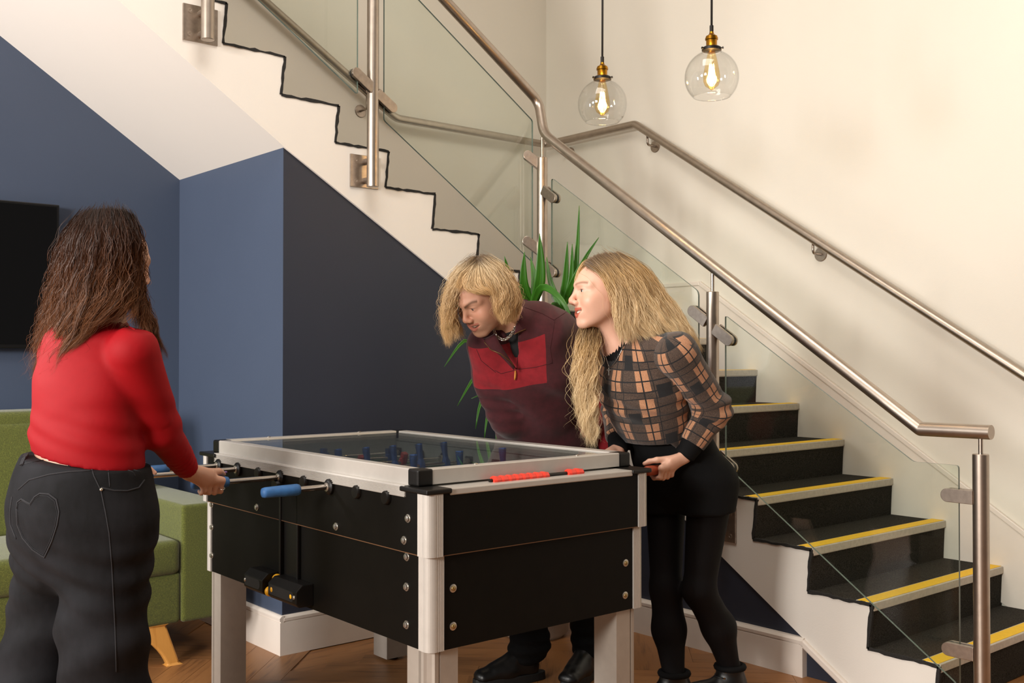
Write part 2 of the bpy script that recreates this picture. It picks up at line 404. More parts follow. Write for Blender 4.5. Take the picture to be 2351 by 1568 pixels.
# ================================================================ balustrade
PX, PY = Xu+.08, Ys-.08
bal = thing('stair_balustrade', (-2.79, PY, 0), 'stainless steel and glass balustrade on the open side of the stairs', 'balustrade')
B0 = V((-2.79, PY, 0))
def L_(p): return V(p)-B0
def smooth_path(pts, r, n=6):
    # round the inner corners of a polyline
    pts = [V(p) for p in pts]; out = [pts[0]]
    for i in range(1, len(pts)-1):
        a, b, c = pts[i-1], pts[i], pts[i+1]
        ri = r[i] if hasattr(r, '__len__') else r
        l = min(ri, .48*np.linalg.norm(b-a), .48*np.linalg.norm(c-b))
        p, q = b+nrm(a-b)*l, b+nrm(c-b)*l
        for t in np.linspace(0, 1, n): out.append((1-t)**2*p + 2*t*(1-t)*b + t*t*q)
    out.append(pts[-1]); return out
u0 = V((PX, 1.2, 2.551-(1.2-3.42)*.666)); u1 = V((PX, 3.42, 2.570))
g1 = onpl(1243, 246, 1, PY); g2 = onpl(1249, 318, 1, PY)
l1 = V((-1.874, PY, 1.001)); l2 = V((-1.625, PY, 1.003))
path = smooth_path([u0, onpl(1237, 234, 0, PX), g2+V((0,0,.02)), l1, l2], [0, .055, .055, .003, 0], 9)
obj('handrail', MB().tube([L_(p) for p in path], .0245, 20), M['steel'], bal, smooth=True, angle=40)
def lowrail(x): return 1.001 + (-1.874-x)*(g2[2]+.02-1.001)/(-1.874-g2[0])
posts = [(-3.845, 1.05, 2.232), (-2.787, .46, 1.522), (-1.661, 0.0, .929)]
for x, z0, z1 in posts:
    mb = MB().lathe([(.0262, z0), (.0262, z1-.002), (.0245, z1)], L_((x, PY, 0)), n=24)
    po = obj('post', mb, M['steel'], bal, smooth=True, angle=40)
    zt = (lowrail(x) if x < -1.874 else 1.0)-.02
    obj('spigot', MB().lathe([(.0075, z1), (.0075, zt)], L_((x, PY, 0)), n=12), M['steel'], po, smooth=True, angle=40)
def plate(c, n, w=.145, h=.145):
    # flat fixing plate with four socket screws, c = centre on the wall face, n = outward normal
    n = V(n); s_ = np.cross((0, 0, 1), n); mb = MB()
    mb.bar(L_(c), L_(c+n*.009), s_, w, h); pl = obj('fixing_plate', mb, M['steel2'], bal, bevel=.0015)
    for i in (-1, 1):
        for j in (-1, 1):
            q = c + s_*i*(w/2-.028) + V((0, 0, j*(h/2-.026)))
            obj('screw', MB().lathe([(.011, .0088), (.011, .0100), (.0085, .0100), (.0085, .0112), (.004, .0112), (.003, .0095)], L_(q), n, 14), M['steel'], pl, smooth=True, angle=30)
    for j in (-.042, .042):
        obj('stub', MB().lathe([(.014, .006), (.0135, .07)], L_(c+V((0, 0, j))), n, 14), M['steel'], pl, smooth=True, angle=40)
for y, z0, z1, zc in ((2.520, 1.997, 3.4, 2.075), (1.753, 2.497, 3.9, 2.576)):
    po = obj('post', MB().lathe([(.0245, z0), (.0262, z0+.002), (.0262, z1)], L_((PX, y, 0)), n=24), M['steel'], bal, smooth=True, angle=40)
    plate(V((Xu, y+.003, zc)), (1, 0, 0))
plate(V((-2.80, Ys, .55)), (0, -1, 0)); plate(V((-3.845, Ys, 1.18)), (0, -1, 0))
# glass panes with rounded corners
def pane(poly, ax, c, rad=.02, th=.010):
    pts = []; n = len(poly)
    for i in range(n):
        a, b, d = V(poly[i-1]), V(poly[i]), V(poly[(i+1) % n])
        p, q = b+nrm(a-b)*rad, b+nrm(d-b)*rad
        for t in np.linspace(0, 1, 5): pts.append(tuple((1-t)**2*p + 2*t*(1-t)*b + t*t*q))
    off = B0[ax]; o2 = (B0[1], B0[2]) if ax == 0 else (B0[0], B0[2])
    pts = [(p-o2[0], q-o2[1]) for p, q in pts]
    mb = MB().prism(pts, ax, c-off-th/2, c-off+th/2)
    o = obj('glass_panel', mb, M['glass'], bal); o.data.materials.append(M['glass_edge'])
    for pgn in o.data.polygons: pgn.material_index = 0 if len(pgn.vertices) > 4 else 1
pane([(-3.775, 2.124), (-2.860, 1.527), (-2.860, .89), (-3.775, 1.53)], 1, PY)
pane([(-2.720, 1.422), (-1.899, .885), (-1.736, .885), (-1.736, .10), (-1.75, .147), (-2.667, .771), (-2.72, .807)], 1, PY, .012)
pane([(2.577, 2.30), (3.456, 1.72), (3.456, 2.426), (2.60, 2.985), (2.577, 3.0)], 0, PX, .012)
pane([(1.20, 3.21), (2.440, 2.392), (2.440, 3.09), (1.2, 3.9)], 0, PX, .012)
# glass clamps: flat rounded arms from a post to a pane
def clamp(a, b, nrml, w=.046, t=.016):
    a, b, nv = V(a), V(b), V(nrml); d = nrm(b-a); e = np.cross(nv, d); L = np.linalg.norm(b-a)
    pts = [(0, -w/2)] + [(L + w/2*math.cos(q), w/2*math.sin(q)) for q in np.linspace(-math.pi/2, math.pi/2, 11)] + [(0, w/2)]
    vs = [L_(a + d*p + e*q + nv*s) for s in (.007, .007+t) for p, q in pts]; m = len(pts)
    mb = MB().add(vs, [tuple(range(m))[::-1], tuple(range(m, 2*m))] + [(i, (i+1)%m, m+(i+1)%m, m+i) for i in range(m)])
    vs = [L_(a + d*p + e*q - nv*s) for s in (.007, .007+.010) for p, q in pts]
    mb.add(vs, [tuple(range(m)), tuple(range(m, 2*m))[::-1]] + [(i, m+i, m+(i+1)%m, (i+1)%m) for i in range(m)])
    cl = obj('glass_clamp', mb, M['steel2'], bal, bevel=.0015)
    obj('gasket', MB().lathe([(w/2*.96, -.0068), (w/2*.96, .0068)], L_(b), nv, 20), M['rubber'], cl)
ny, nx = (0, -1, 0), (1, 0, 0)
clamp((PX, 2.510, 2.425), (PX, 2.425, 2.481), nx); clamp((PX, 2.53, 2.412), (PX, 2.612, 2.359), nx)
clamp((PX, 2.53, 2.945), (PX, 2.612, 2.891), nx); clamp((PX, 2.510, 2.958), (PX, 2.425, 3.01), nx)
clamp((-3.86, PY+.02, 2.185), (PX, 3.425, 2.246), (.8, -.6, 0)); clamp((-3.86, PY+.02, 1.76), (PX, 3.42, 1.822), (.8, -.6, 0))
for p, sgn in ((0, 1), (1, -1), (1, 1)):
    x = posts[p][0]
    for z in ((2.03+.052, 1.72), (1.443-.06, .97), (1.321+.06, .86))[(0, 1, 2)[(0 if p == 0 else 1 if sgn < 0 else 2)]]:
        clamp((x+sgn*.02, PY, z-sgn*.013), (x+sgn*.094, PY, z-sgn*.062), ny)
for z in (.783, .262): clamp((-1.68, PY, z), (-1.768, PY, z), ny)
# wall handrail
wr = thing('wall_handrail', (-3.0, Yw, 0), 'stainless steel handrail fixed to the cream stairwell walls', 'handrail')
W0 = V((-3.0, Yw, 0)); hy, hx, hz = Yw-.07, Xt+.07, 2.616
wp = [(-1.35, hy, 2.611-(-1.35+4.226)*.6435), (-4.226, hy, hz), (hx, hy, hz), (hx, 3.385, hz), (hx, 1.6, hz+(3.385-1.6)*.60)]
wp = smooth_path(wp, [0, .02, .04, .03, 0], 6)
obj('rail', MB().tube([V(p)-W0 for p in wp], .0225, 18), M['steel'], wr, smooth=True, angle=40)
def wbracket(p, n, railp):
    p, n, railp = V(p), V(n), V(railp)
    b = obj('wall_bracket', MB().lathe([(.036, 0), (.036, .004), (.034, .006)], p-W0, n, 20), M['steel2'], wr, smooth=True, angle=30)
    a = p + n*.005; q = V((railp[0], railp[1], railp[2]-.02))
    path = smooth_path([a, V((q[0], q[1], p[2])) if abs(p[2]-q[2]) > .02 else (a+q)/2, q], .02, 5)
    obj('bracket_arm', MB().tube([v-W0 for v in path], .0065, 10), M['steel2'], b, smooth=True)
for x in (-4.849, -4.129, -3.021, -1.9):
    zr = hz if x < -4.226 else 2.611-(x+4.226)*.6435
    wbracket((x, Yw, zr-.07), (0, -1, 0), (x, hy, zr))
wbracket((Xt, 3.19, 2.64), (1, 0, 0), (hx, 3.19, hz+.195*.6)); wbracket((Xt, 2.2, 3.24), (1, 0, 0), (hx, 2.2, hz+1.185*.6))

# ================================================================ football table
TX, TY, TRZ = -3.017, 2.0885, -.0112
TL, TW, TZ = .667, .416, .945     # half length, half width, top of the frame
tab = thing('football_table', (TX, TY, 0), 'black table football table with aluminium frame, legs and glass top', 'football table', rz=TRZ)
def tp(name, mb, mat, parent=None, **kw): return obj(name, mb, mat, parent or tab, **kw)
ZB, ZS, ZU = .457, .715, .884     # cabinet foot, seam, top of the upper panels
xo, yo = TL+.064, TW+.010; xl, yl = xo-.012, yo-.012
for s in (-1, 1):
    tp('upper_side_panel', MB().box(-xo+.03, xo-.03, s*yo-.018*(s > 0), s*yo+.018*(s < 0), ZS+.0015, ZU), M['black'])
    tp('lower_side_panel', MB().box(-xl+.03, xl-.03, s*yl-.018*(s > 0), s*yl+.018*(s < 0), ZB, ZS-.0015), M['black'])
    tp('upper_end_panel', MB().box(s*xo-.018*(s > 0), s*xo+.018*(s < 0), -yo+.03, yo-.03, ZS+.0015, ZU), M['black'])
    tp('lower_end_panel', MB().box(s*xl-.018*(s > 0), s*xl+.018*(s < 0), -yl+.03, yl-.03, ZB, ZS-.0015), M['black'])
    tp('board_edge', MB().box(-xo+.03, xo-.03, min(s*(yo-.015), s*(yo+.0006)), max(s*(yo-.015), s*(yo+.0006)), ZS-.0005, ZS+.0018), M['edge_line'])
    tp('board_edge', MB().box(min(s*(xo-.015), s*(xo+.0006)), max(s*(xo-.015), s*(xo+.0006)), -yo+.03, yo-.03, ZS-.0005, ZS+.0018), M['edge_line'])
tp('cabinet_floor', MB().box(-xl+.02, xl-.02, -yl+.02, yl-.02, ZB+.01, ZB+.025), M['black'])
def corner(cx, cy, sx, sy, z0, z1, ext=.050, r=.026, gro=True):
    # rounded aluminium corner extrusion with fine grooves
    out = [(0, -ext)]; 
    o = [(-ext, 0)]
    g = []
    for q in (np.linspace(ext, r, 9) if gro else [ext, r]):
        g.append(q)
    pts = []
    for i, q in enumerate(g): pts.append((-q, -.0012*(i % 2)*(1 if i not in (0, len(g)-1) else 0)))
    for a in np.linspace(math.pi/2, 0, 9)[1:-1]: pts.append((-r+r*math.cos(a), -r+r*math.sin(a)))
    for i, q in enumerate(g[::-1]): pts.append((-.0012*(i % 2)*(1 if i not in (0, len(g)-1) else 0), -q))
    pts += [(-.012, -ext), (-.012, -.014), (-.014, -.012), (-ext, -.012)]
    pts = [(cx+sx*p, cy+sy*q) for p, q in pts]
    return MB().prism(pts, 2, z0, z1)
for sx in (-1, 1):
    for sy in (-1, 1):
        tp('corner_profile', corner(sx*(xo+.006), sy*(yo+.006), sx, sy, ZS, ZU), M['alu'])
        tp('corner_profile', corner(sx*(xl+.006), sy*(yl+.006), sx, sy, ZB, ZS), M['alu'])
        # leg: hollow aluminium box with a rebated outer corner
        lx, ly, w = sx*(xl-.012), sy*(yl-.004), .100
        pts = [(0, -w), (0, -.040), (-.003, -.040), (-.003, -.034), (0, -.034), (0, -.022), (-.007, -.017), (-.017, -.007), (-.022, 0)]
        for q in (.034, .037, .040, .043): pts += [(-q, 0), (-q, -.0015), (-q-.0015, -.0015), (-q-.0015, 0)]
        pts += [(-w, 0), (-w, -w)]
        tp('leg', MB().prism([(lx+sx*p, ly+sy*q) for p, q in pts], 2, 0.012, ZB+.02), M['alu_leg'], label=None)
        tp('leg_foot', MB().lathe([(.03, 0), (.034, .006), (.02, .014)], (lx-sx*.05, ly-sy*.05, 0), n=16), M['rubber'])
        cx_, cy_ = sx*(xo+.010), sy*(yo+.012)
        tp('corner_plate', MB().box(min(cx_, cx_-sx*.135), max(cx_, cx_-sx*.135), min(cy_, cy_-sy*.085), max(cy_, cy_-sy*.085), ZU, ZU+.014), M['plastic'], bevel=.004)
        tp('frame_corner_cap', MB().box(min(sx*TL, sx*(TL-.052)), max(sx*TL, sx*(TL-.052)), min(sy*TW, sy*(TW-.052)), max(sy*TW, sy*(TW-.052)), ZU+.014, TZ), M['plastic'], bevel=.006, seg=3)
# aluminium top frame
FB = .896
for s in (-1, 1):
    y0 = s*(TW-.002); pr = [(y0, TZ-.003), (y0-s*.003, TZ), (y0-s*.040, TZ-.001), (y0-s*.043, TZ-.006), (y0-s*.043, FB+.004), (y0, FB+.004)]
    tp('frame_rail', MB().prism(pr, 0, -TL+.05, TL-.05), M['alu'])
    pr = [(y0-s*.03, FB+.004), (y0+s*.016, FB+.004), (y0+s*.018, FB)]
    for q in range(6): pr += [(y0+s*.018, FB-.0005-q*.0042), (y0+s*.015, FB-.0018-q*.0042), (y0+s*.015, FB-.0030-q*.0042), (y0+s*.018, FB-.0043-q*.0042)]
    pr += [(y0+s*.017, FB-.028), (y0-s*.03, FB-.028)]
    tp('ribbed_rail', MB().prism(pr, 0, -TL+.045, TL-.045), M['alu'])
    x0 = s*(TL-.002); pr = [(x0, TZ-.003), (x0-s*.003, TZ), (x0-s*.040, TZ-.001), (x0-s*.043, TZ-.006), (x0-s*.043, FB+.006), (x0, FB+.006)]
    tp('frame_rail', MB().prism(pr, 1, -TW+.05, TW-.05), M['alu'])
    tp('ledge_strip', MB().box(min(s*(TL-.055), s*(xo+.004)), max(s*(TL-.055), s*(xo+.004)), -TW+.060, TW-.060, ZU-.006, ZU+.012), M['alu'], bevel=.003)
    for yb in (-.2, .2):
        tp('frame_screw', MB().lathe([(.006, TZ-.001), (.006, TZ+.002), (.003, TZ+.0035)], (s*(TL-.022), yb, 0), n=10), M['screw'])
tp('glass_top', MB().box(-TL+.043, TL-.043, -TW+.043, TW-.043, TZ-.010, TZ-.005), M['table_glass'])
# inside: pitch, inner walls, brackets with springs
IX, IYi, ZF = TL-.062, TW-.062, .745
tp('playfield', MB().box(-IX, IX, -IYi, IYi, ZF-.012, ZF), M['field'])
for s in (-1, 1):
    tp('inner_side_wall', MB().box(-IX, IX, s*IYi-.008*(s < 0), s*IYi+.008*(s > 0), ZF-.01, FB+.02), M['inner'])
    tp('inner_end_wall', MB().box(s*IX-.008*(s < 0), s*IX+.008*(s > 0), -IYi, IYi, ZF-.01, FB+.02), M['inner'])
    tp('inner_seam', MB().box(-IX, IX, s*(IYi-.0006)-.0005, s*(IYi-.0006)+.0005, .905, .907), M['dark_metal'])
def player_mesh():
    # rounded foosball man: square head, narrow waist, foot block; rod passes through the chest
    mb = MB()
    mb.box(-.011, .011, -.011, .011, .020, .038)
    for a, b in (((.015, .010), (.012, .012)),):
        pass
    lay = [(.010, .009, .020), (.017, .010, .014), (.019, .011, 0), (.015, .011, -.014), (.010, .008, -.026), (.011, .009, -.045), (.012, .012, -.062), (.012, .016, -.080)]
    vs = []
    for a, b, z in lay:
        for q in range(8):
            t = 2*math.pi*q/8+math.pi/8; vs.append((b*1.08*math.cos(t), a*1.08*math.sin(t), z))
    fs = [(i*8+q, (i+1)*8+q, (i+1)*8+(q+1)%8, i*8+(q+1)%8) for i in range(len(lay)-1) for q in range(8)]
    fs += [tuple(range(8)), tuple(range((len(lay)-1)*8, len(lay)*8))[::-1]]
    return mb.add(vs, fs)
RX = [-3.599+.159*i - TX for i in range(8)]; RZ = .857
near = {0: (.30, .0), 1: (.345, 0), 3: (.30, 0), 5: (.215, 0)}       # handle start beyond the near side
team = ['blue', 'blue', 'red', 'blue', 'red', 'blue', 'red', 'red']
count = [1, 2, 3, 5, 5, 3, 2, 1]
near_ext = {0: .20, 1: .318, 3: .195, 5: .115}     # rod showing before the grip
far_ext = {2: .16, 4: .14, 6: .12, 7: .215}
pmesh = {}
for i, x in enumerate(RX):
    nearside = i in near_ext
    ext = near_ext.get(i, far_ext.get(i)); s = -1 if nearside else 1
    mb = MB().tube([(x, -s*(IYi+.01), RZ), (x, s*(TW+ext+.10), RZ)], .0088, 14)
    rod = tp('rod', mb, M['chrome'], smooth=True, angle=40)
    y0 = TW+ext
    prof = [(.0095, 0), (.0155, .003), (.0175, .010), (.0172, .055), (.0165, .085), (.0158, .112), (.0135, .121), (.003, .124)]
    hm = M['handle_blue'] if nearside else M['handle_red']
    tp('handle', MB().lathe(prof, (x, s*y0, RZ), (0, s, 0), 20), hm, rod, smooth=True, angle=60)
    tp('bushing', MB().lathe([(.024, 0), (.024, .010), (.020, .014), (.013, .015), (.013, .004)], (x, s*(yo-.001), RZ), (0, s, 0), 20), M['plastic'], rod, smooth=True, angle=40)
    tp('bushing_ring', MB().lathe([(.0135, .0145), (.0135, .017), (.009, .018)], (x, s*(yo-.001), RZ), (0, s, 0), 16), M['screw'], rod, smooth=True, angle=40)
    tp('end_plug', MB().lathe([(.020, 0), (.020, .010), (.017, .014), (.004, .0145)], (x, -s*(yo-.001), RZ), (0, -s, 0), 20), M['plastic'], rod, smooth=True, angle=40)
    for q in (-1, 1):
        # bearing bracket and bumper spring on each inner wall
        br = tp('rod_bracket', MB().box(x-.021, x+.021, q*(IYi-.006)-.003, q*(IYi-.006)+.003, RZ-.024, RZ+.022), M['plastic'], rod, bevel=.006)
        sp = [(x+.0135*math.cos(t), q*(IYi-.010-.0045*t/2/math.pi), RZ+.0135*math.sin(t)) for t in np.linspace(0, 8*math.pi, 49)]
        tp('spring', MB().tube(sp, .0014, 5), M['screw'], rod, smooth=True)
    c = team[i]; n = count[i]; sp = .56/max(n, 1); sh = {0: 0, 1: .06, 3: .02, 5: .07}.get(i, -.03)
    for j in range(n):
        if c not in pmesh:
            po = tp('player', player_mesh(), M['blue_plastic' if c == 'blue' else 'red_plastic'], rod, bevel=.002); pmesh[c] = po
        else:
            po = pmesh[c].copy(); COL.objects.link(po); po.parent = rod
        tilt = {0: .05, 1: -.1, 3: 2.9, 5: 3.05, 2: .4, 4: 1.4, 6: 1.7, 7: .2}[i]
        po.location = (x, (j-(n-1)/2)*sp+sh, RZ); po.rotation_euler = (0, tilt, 0)
# ball return in the middle of the near side
yn = -yl
bx = -2.931-TX+.0
def side_x(px, py): 
    w = onpl(px, py, 1, TY-yl); return w[0]-TX
xa, xb = side_x(643, 1250), side_x(690, 1250)
ret = tp('ball_channel', MB().box(xa, xb, yn-.004, yn+.006, ZB+.035, ZS+.118), M['plastic'])
tp('channel_rail', MB().box(xa+.022, xa+.034, yn-.016, yn-.002, ZB+.04, ZS+.118), M['plastic'], ret, bevel=.002)
tp('channel_rail', MB().box(xb-.006, xb+.006, yn-.012, yn-.002, ZB+.04, ZS+.118), M['plastic'], ret, bevel=.002)
tp('ball_chute', MB().tube([(xa+.03, yn-.002, ZS+.118), (xa+.03, yn-.035, ZS+.112)], .022, 16), M['plastic'], ret, smooth=True, angle=40)
def tray(x0, x1, slot):
    z0, z1, y = ZB+.012, ZB+.082, yn-.062
    pr = [(yn, z0), (y+.012, z0), (y, z0+.012), (y, z1-.02), (y+.022, z1), (yn, z1)]
    mb = MB().prism(pr, 0, x0, x1); t = tp('ball_tray', mb, M['plastic'], bevel=.003)
    sx0, sx1 = x0+.02, x1-.03
    pts = [(sx0+.014*math.cos(a), z0+.032+.016*math.sin(a)) for a in np.linspace(math.pi/2, 1.5*math.pi, 7)] + [(sx1+.014*math.cos(a), z0+.032+.016*math.sin(a)) for a in np.linspace(-math.pi/2, math.pi/2, 7)]
    tp('tray_slot', MB().prism(pts, 1, y-.0008, y+.002), M['rubber'], t)
    tp('screw', MB().lathe([(.007, 0), (.006, .003), (.003, .004)], (x1-.012 if slot else x0+.012, y, z0+.033), (0, -1, 0), 12), M['screw'], t, smooth=True)
    return t
xc0, xc1 = side_x(598, 1330), side_x(643, 1340); xd0, xd1 = side_x(652, 1345), side_x(728, 1370)
tray(xc0, xc1-.004, False); tray(xd0+.01, xd1-.015, True)
# panel bolts
def side_bolt(px, py, mat, r=.012, y=None):
    w = onpl(px, py, 1, TY-(yo if py < 1235 and px > 560 else yl)); x, z = w[0]-TX, w[2]
    yy = -(yo if z > ZS-.003 else yl)
    tp('bolt', MB().lathe([(r, 0), (r, .0025), (r*.72, .003), (r*.66, .0075), (r*.2, .009)], (x, yy, z), (0, -1, 0), 14), mat, smooth=True, angle=40)
for q in ((590, 1165), (776, 1209), (945, 1190), (944, 1239), (942, 1278), (941, 1347), (941, 1434), (484, 1159), (484, 1211), (484, 1276)): side_bolt(*q, M['screw'])
for px, py in ((1047, 1350), (1047, 1437), (1438, 1291), (1437, 1365)):
    w = onpl(px, py, 0, TX+xl); 
    b = tp('bolt', MB().lathe([(.0115, 0), (.0115, .002), (.0095, .0025)], (xl, w[1]-TY, w[2]), (1, 0, 0), 16), M['screw'], smooth=True, angle=40)
    tp('screw_head', MB().lathe([(.0068, .002), (.0065, .005), (.003, .006)], (xl, w[1]-TY, w[2]), (1, 0, 0), 12), M['brass_screw'], b, smooth=True)
# goal counter on the end ledge
sx = TL+.012
def end_y(px, py): return onpl(px, py, 0, TX+TL+.02)[1]-TY
ya, yb, yc, yd = end_y(1134, 1098), end_y(1259, 1092), end_y(1303, 1088), end_y(1337, 1084)
ctr = tp('goal_counter', MB().tube([(sx+.010, ya-.008, ZU+.016), (sx+.010, yd+.008, ZU+.016)], .006, 10), M['dark_metal'], smooth=True, angle=40)
def bead(y0, y1):
    h = .011
    pr = [(sx-.004, ZU+.003), (sx+.024, ZU+.003), (sx+.026, ZU+.018), (sx+.018, ZU+.0285), (sx+.003, ZU+.0285), (sx-.004, ZU+.016)]
    pr2 = [(sx+.010+(a-sx-.010)*.86, b if b < ZU+.01 else ZU+.016+(b-ZU-.016)*.8) for a, b in pr]
    m = len(pr); vs = [(a, y, b) for y, pp in ((y0, pr2), (y0+.35*(y1-y0), pr), (y1, pr2)) for a, b in pp]
    return MB().add(vs, [tuple(range(m))[::-1], tuple(range(2*m, 3*m))] + [(k*m+i, k*m+(i+1)%m, (k+1)*m+(i+1)%m, (k+1)*m+i) for k in (0, 1) for i in range(m)])
for i in range(8): tp('counter_bead', bead(ya+(yb-ya)*i/8, ya+(yb-ya)*(i+.97)/8), M['scorer_red'], ctr)
for i in range(2): tp('counter_bead', bead(yc+(yd-yc)*i/2, yc+(yd-yc)*(i+.97)/2), M['scorer_red'], ctr)
# balls waiting in the return (loose things)
def ball(x, y, z, label):
    w = Matrix.Rotation(TRZ, 3, 'Z') @ Vector((x, y, 0)); 
    o = obj('football', MB().ball((0, 0, 0), .0165, 20, 14), M['ball'], smooth=True, loc=(TX+w.x, TY+w.y, z), label=label, cat='ball', group='yellow balls in the ball return'); return o
bx0 = (xc1+xd0)/2
ball(xd0+.000, yn-.050, ZB+.014+.0165, 'yellow ball lying in front between the two black ball trays'); ball(xd0-.004, yn-.022, ZB+.050+.0165, 'yellow ball resting higher, inside the black ball channel')
ball(xd0+.036, yn-.062+.0135, ZB+.044, 'yellow ball showing in the tray slot beside the ball channel'); ball(xd1-.050, yn-.062+.0140, ZB+.044, 'yellow ball showing in the tray slot beside the silver screw')

# ================================================================ sofa
SFX, SY1 = -4.15, 1.96           # front plane, outer face of the right arm
sofa = thing('sofa', (-4.6, 1.0, 0), 'olive green felt sofa with splayed wooden legs', 'sofa')
S0 = V((-4.6, 1.0, 0))
def soft(name, x0, x1, y0, y1, z0, z1, r=.03, puff=0.0, parent=None, mat='green', taper=None):
    bm = bmesh.new(); bmesh.ops.create_cube(bm, size=1)
    for v in bm.verts: v.co = Vector((x0 if v.co.x < 0 else x1, y0 if v.co.y < 0 else y1, z0 if v.co.z < 0 else z1)) - Vector(S0)
    if taper:
        for v in bm.verts: v.co = Vector(taper(v.co))
    bmesh.ops.bevel(bm, geom=bm.edges[:], offset=r, segments=4, profile=.6, affect='EDGES')
    if puff:
        bmesh.ops.subdivide_edges(bm, edges=[e for e in bm.edges if e.calc_length() > .1], cuts=6, use_grid_fill=True)
        c = Vector(((x0+x1)/2-S0[0], (y0+y1)/2-S0[1], (z0+z1)/2-S0[2])); hx_, hy_, hz_ = (x1-x0)/2, (y1-y0)/2, (z1-z0)/2
        for v in bm.verts:
            d = v.co-c; a, b, e = d.x/hx_, d.y/hy_, d.z/hz_
            v.co.z += puff*(1-a*a)*(1-b*b)*(1 if d.z > 0 else -.3)
            v.co.x += puff*.7*(1-b*b)*(1-e*e)*(1 if d.x > 0 else 0)
    me = bpy.data.meshes.new(name); bm.to_mesh(me); bm.free(); me.materials.append(M[mat])
    me.polygons.foreach_set('use_smooth', [True]*len(me.polygons))
    o = bpy.data.objects.new(name, me); COL.objects.link(o); o.parent = parent or sofa; return o
SY0 = .30
soft('seat_base', -4.98, SFX-.01, SY0, SY1-.2, .165, .37, .02)
soft('arm', -4.98, SFX, SY1-.2, SY1, .165, .645, .018); soft('arm', -4.98, SFX, SY0-.2, SY0, .165, .645, .018)
lean = lambda co: (co.x - (.10 if co.z > .7 else 0), co.y, co.z)
soft('backrest', -4.97+.1, -4.97+.30, SY0-.0, SY1-.20, .20, 1.02, .03, .0, None, 'green', lean)
ym = (SY0+SY1-.2)/2
soft('seat_cushion', -4.75, SFX+.0, SY0+.004, ym-.004, .365, .505, .03, .022); soft('seat_cushion', -4.75, SFX+.0, ym+.004, SY1-.206, .365, .505, .03, .022)
soft('back_cushion', -4.86+.06, -4.86+.20, SY0+.004, ym-.004, .50, .98, .04, .0, None, 'green', lean); soft('back_cushion', -4.86+.06, -4.86+.20, ym+.004, SY1-.206, .50, .98, .04, .0, None, 'green', lean)
def sofa_leg(x, y, dx, dy):
    # curved wooden leg, wide at the top, splayed outwards
    mb = MB(); n = 9; ring = []
    for i in range(n):
        t = i/(n-1); z = .168*(1-t)
        wout = .05*(1-t)+.0; inner = .11*(1-t)**2.2
        # section spanning from the inner curve to the outer straight edge along y
        ya_ = y + dy*(.035 + .055*t) ; yb_ = y + dy*(.035+.055*t - .052 - inner)
        xw = .045 - .012*t; xo_ = x + dx*.02*t
        ring.append([(xo_-xw/2, ya_, z), (xo_+xw/2, ya_, z), (xo_+xw/2, yb_, z), (xo_-xw/2, yb_, z)])
    vs = [V(p)-S0 for r_ in ring for p in r_]
    fs = [(i*4+k, i*4+(k+1)%4, (i+1)*4+(k+1)%4, (i+1)*4+k) for i in range(n-1) for k in range(4)] + [(0,1,2,3), tuple(range((n-1)*4, n*4))[::-1]]
    if dy > 0: fs = [f[::-1] for f in fs]
    mb.add(vs, fs); obj('leg', mb, M['leg_wood'], sofa, bevel=.008, seg=3)
for x in (-4.19, -4.90):
    sofa_leg(x, 1.665, 1 if x > -4.5 else -1, 1); sofa_leg(x, .40, 1 if x > -4.5 else -1, -1)
# ================================================================ television
tv = thing('television', (Xt, 1.0, 0), 'black flat screen television hung on the blue wall above the sofa', 'television')
T0 = V((Xt, 1.0, 0)); ty1, tz0, tz1 = 1.537, 1.288, 1.948; ty0 = ty1-1.16
obj('bezel', MB().box(.025, .062, ty0-1, ty1-1, tz0, tz1), M['tv_frame'], tv, bevel=.004)
obj('screen', MB().box(.0605, .0632, ty0-1+.012, ty1-1-.012, tz0+.018, tz1-.012), M['tv'], tv)
obj('wall_mount', MB().box(0, .025, -.5, .1, 1.4, 1.8), M['dark_metal'], tv)
obj('cable', MB().tube([(.03, ty1-1.11, tz1-.62), (.012, ty1-1.02, tz1-.63), (.008, ty1-.995, tz1-.4), (.01, ty1-1.05, tz1-.2)], .004, 6), M['cord'], tv, smooth=True) if False else None
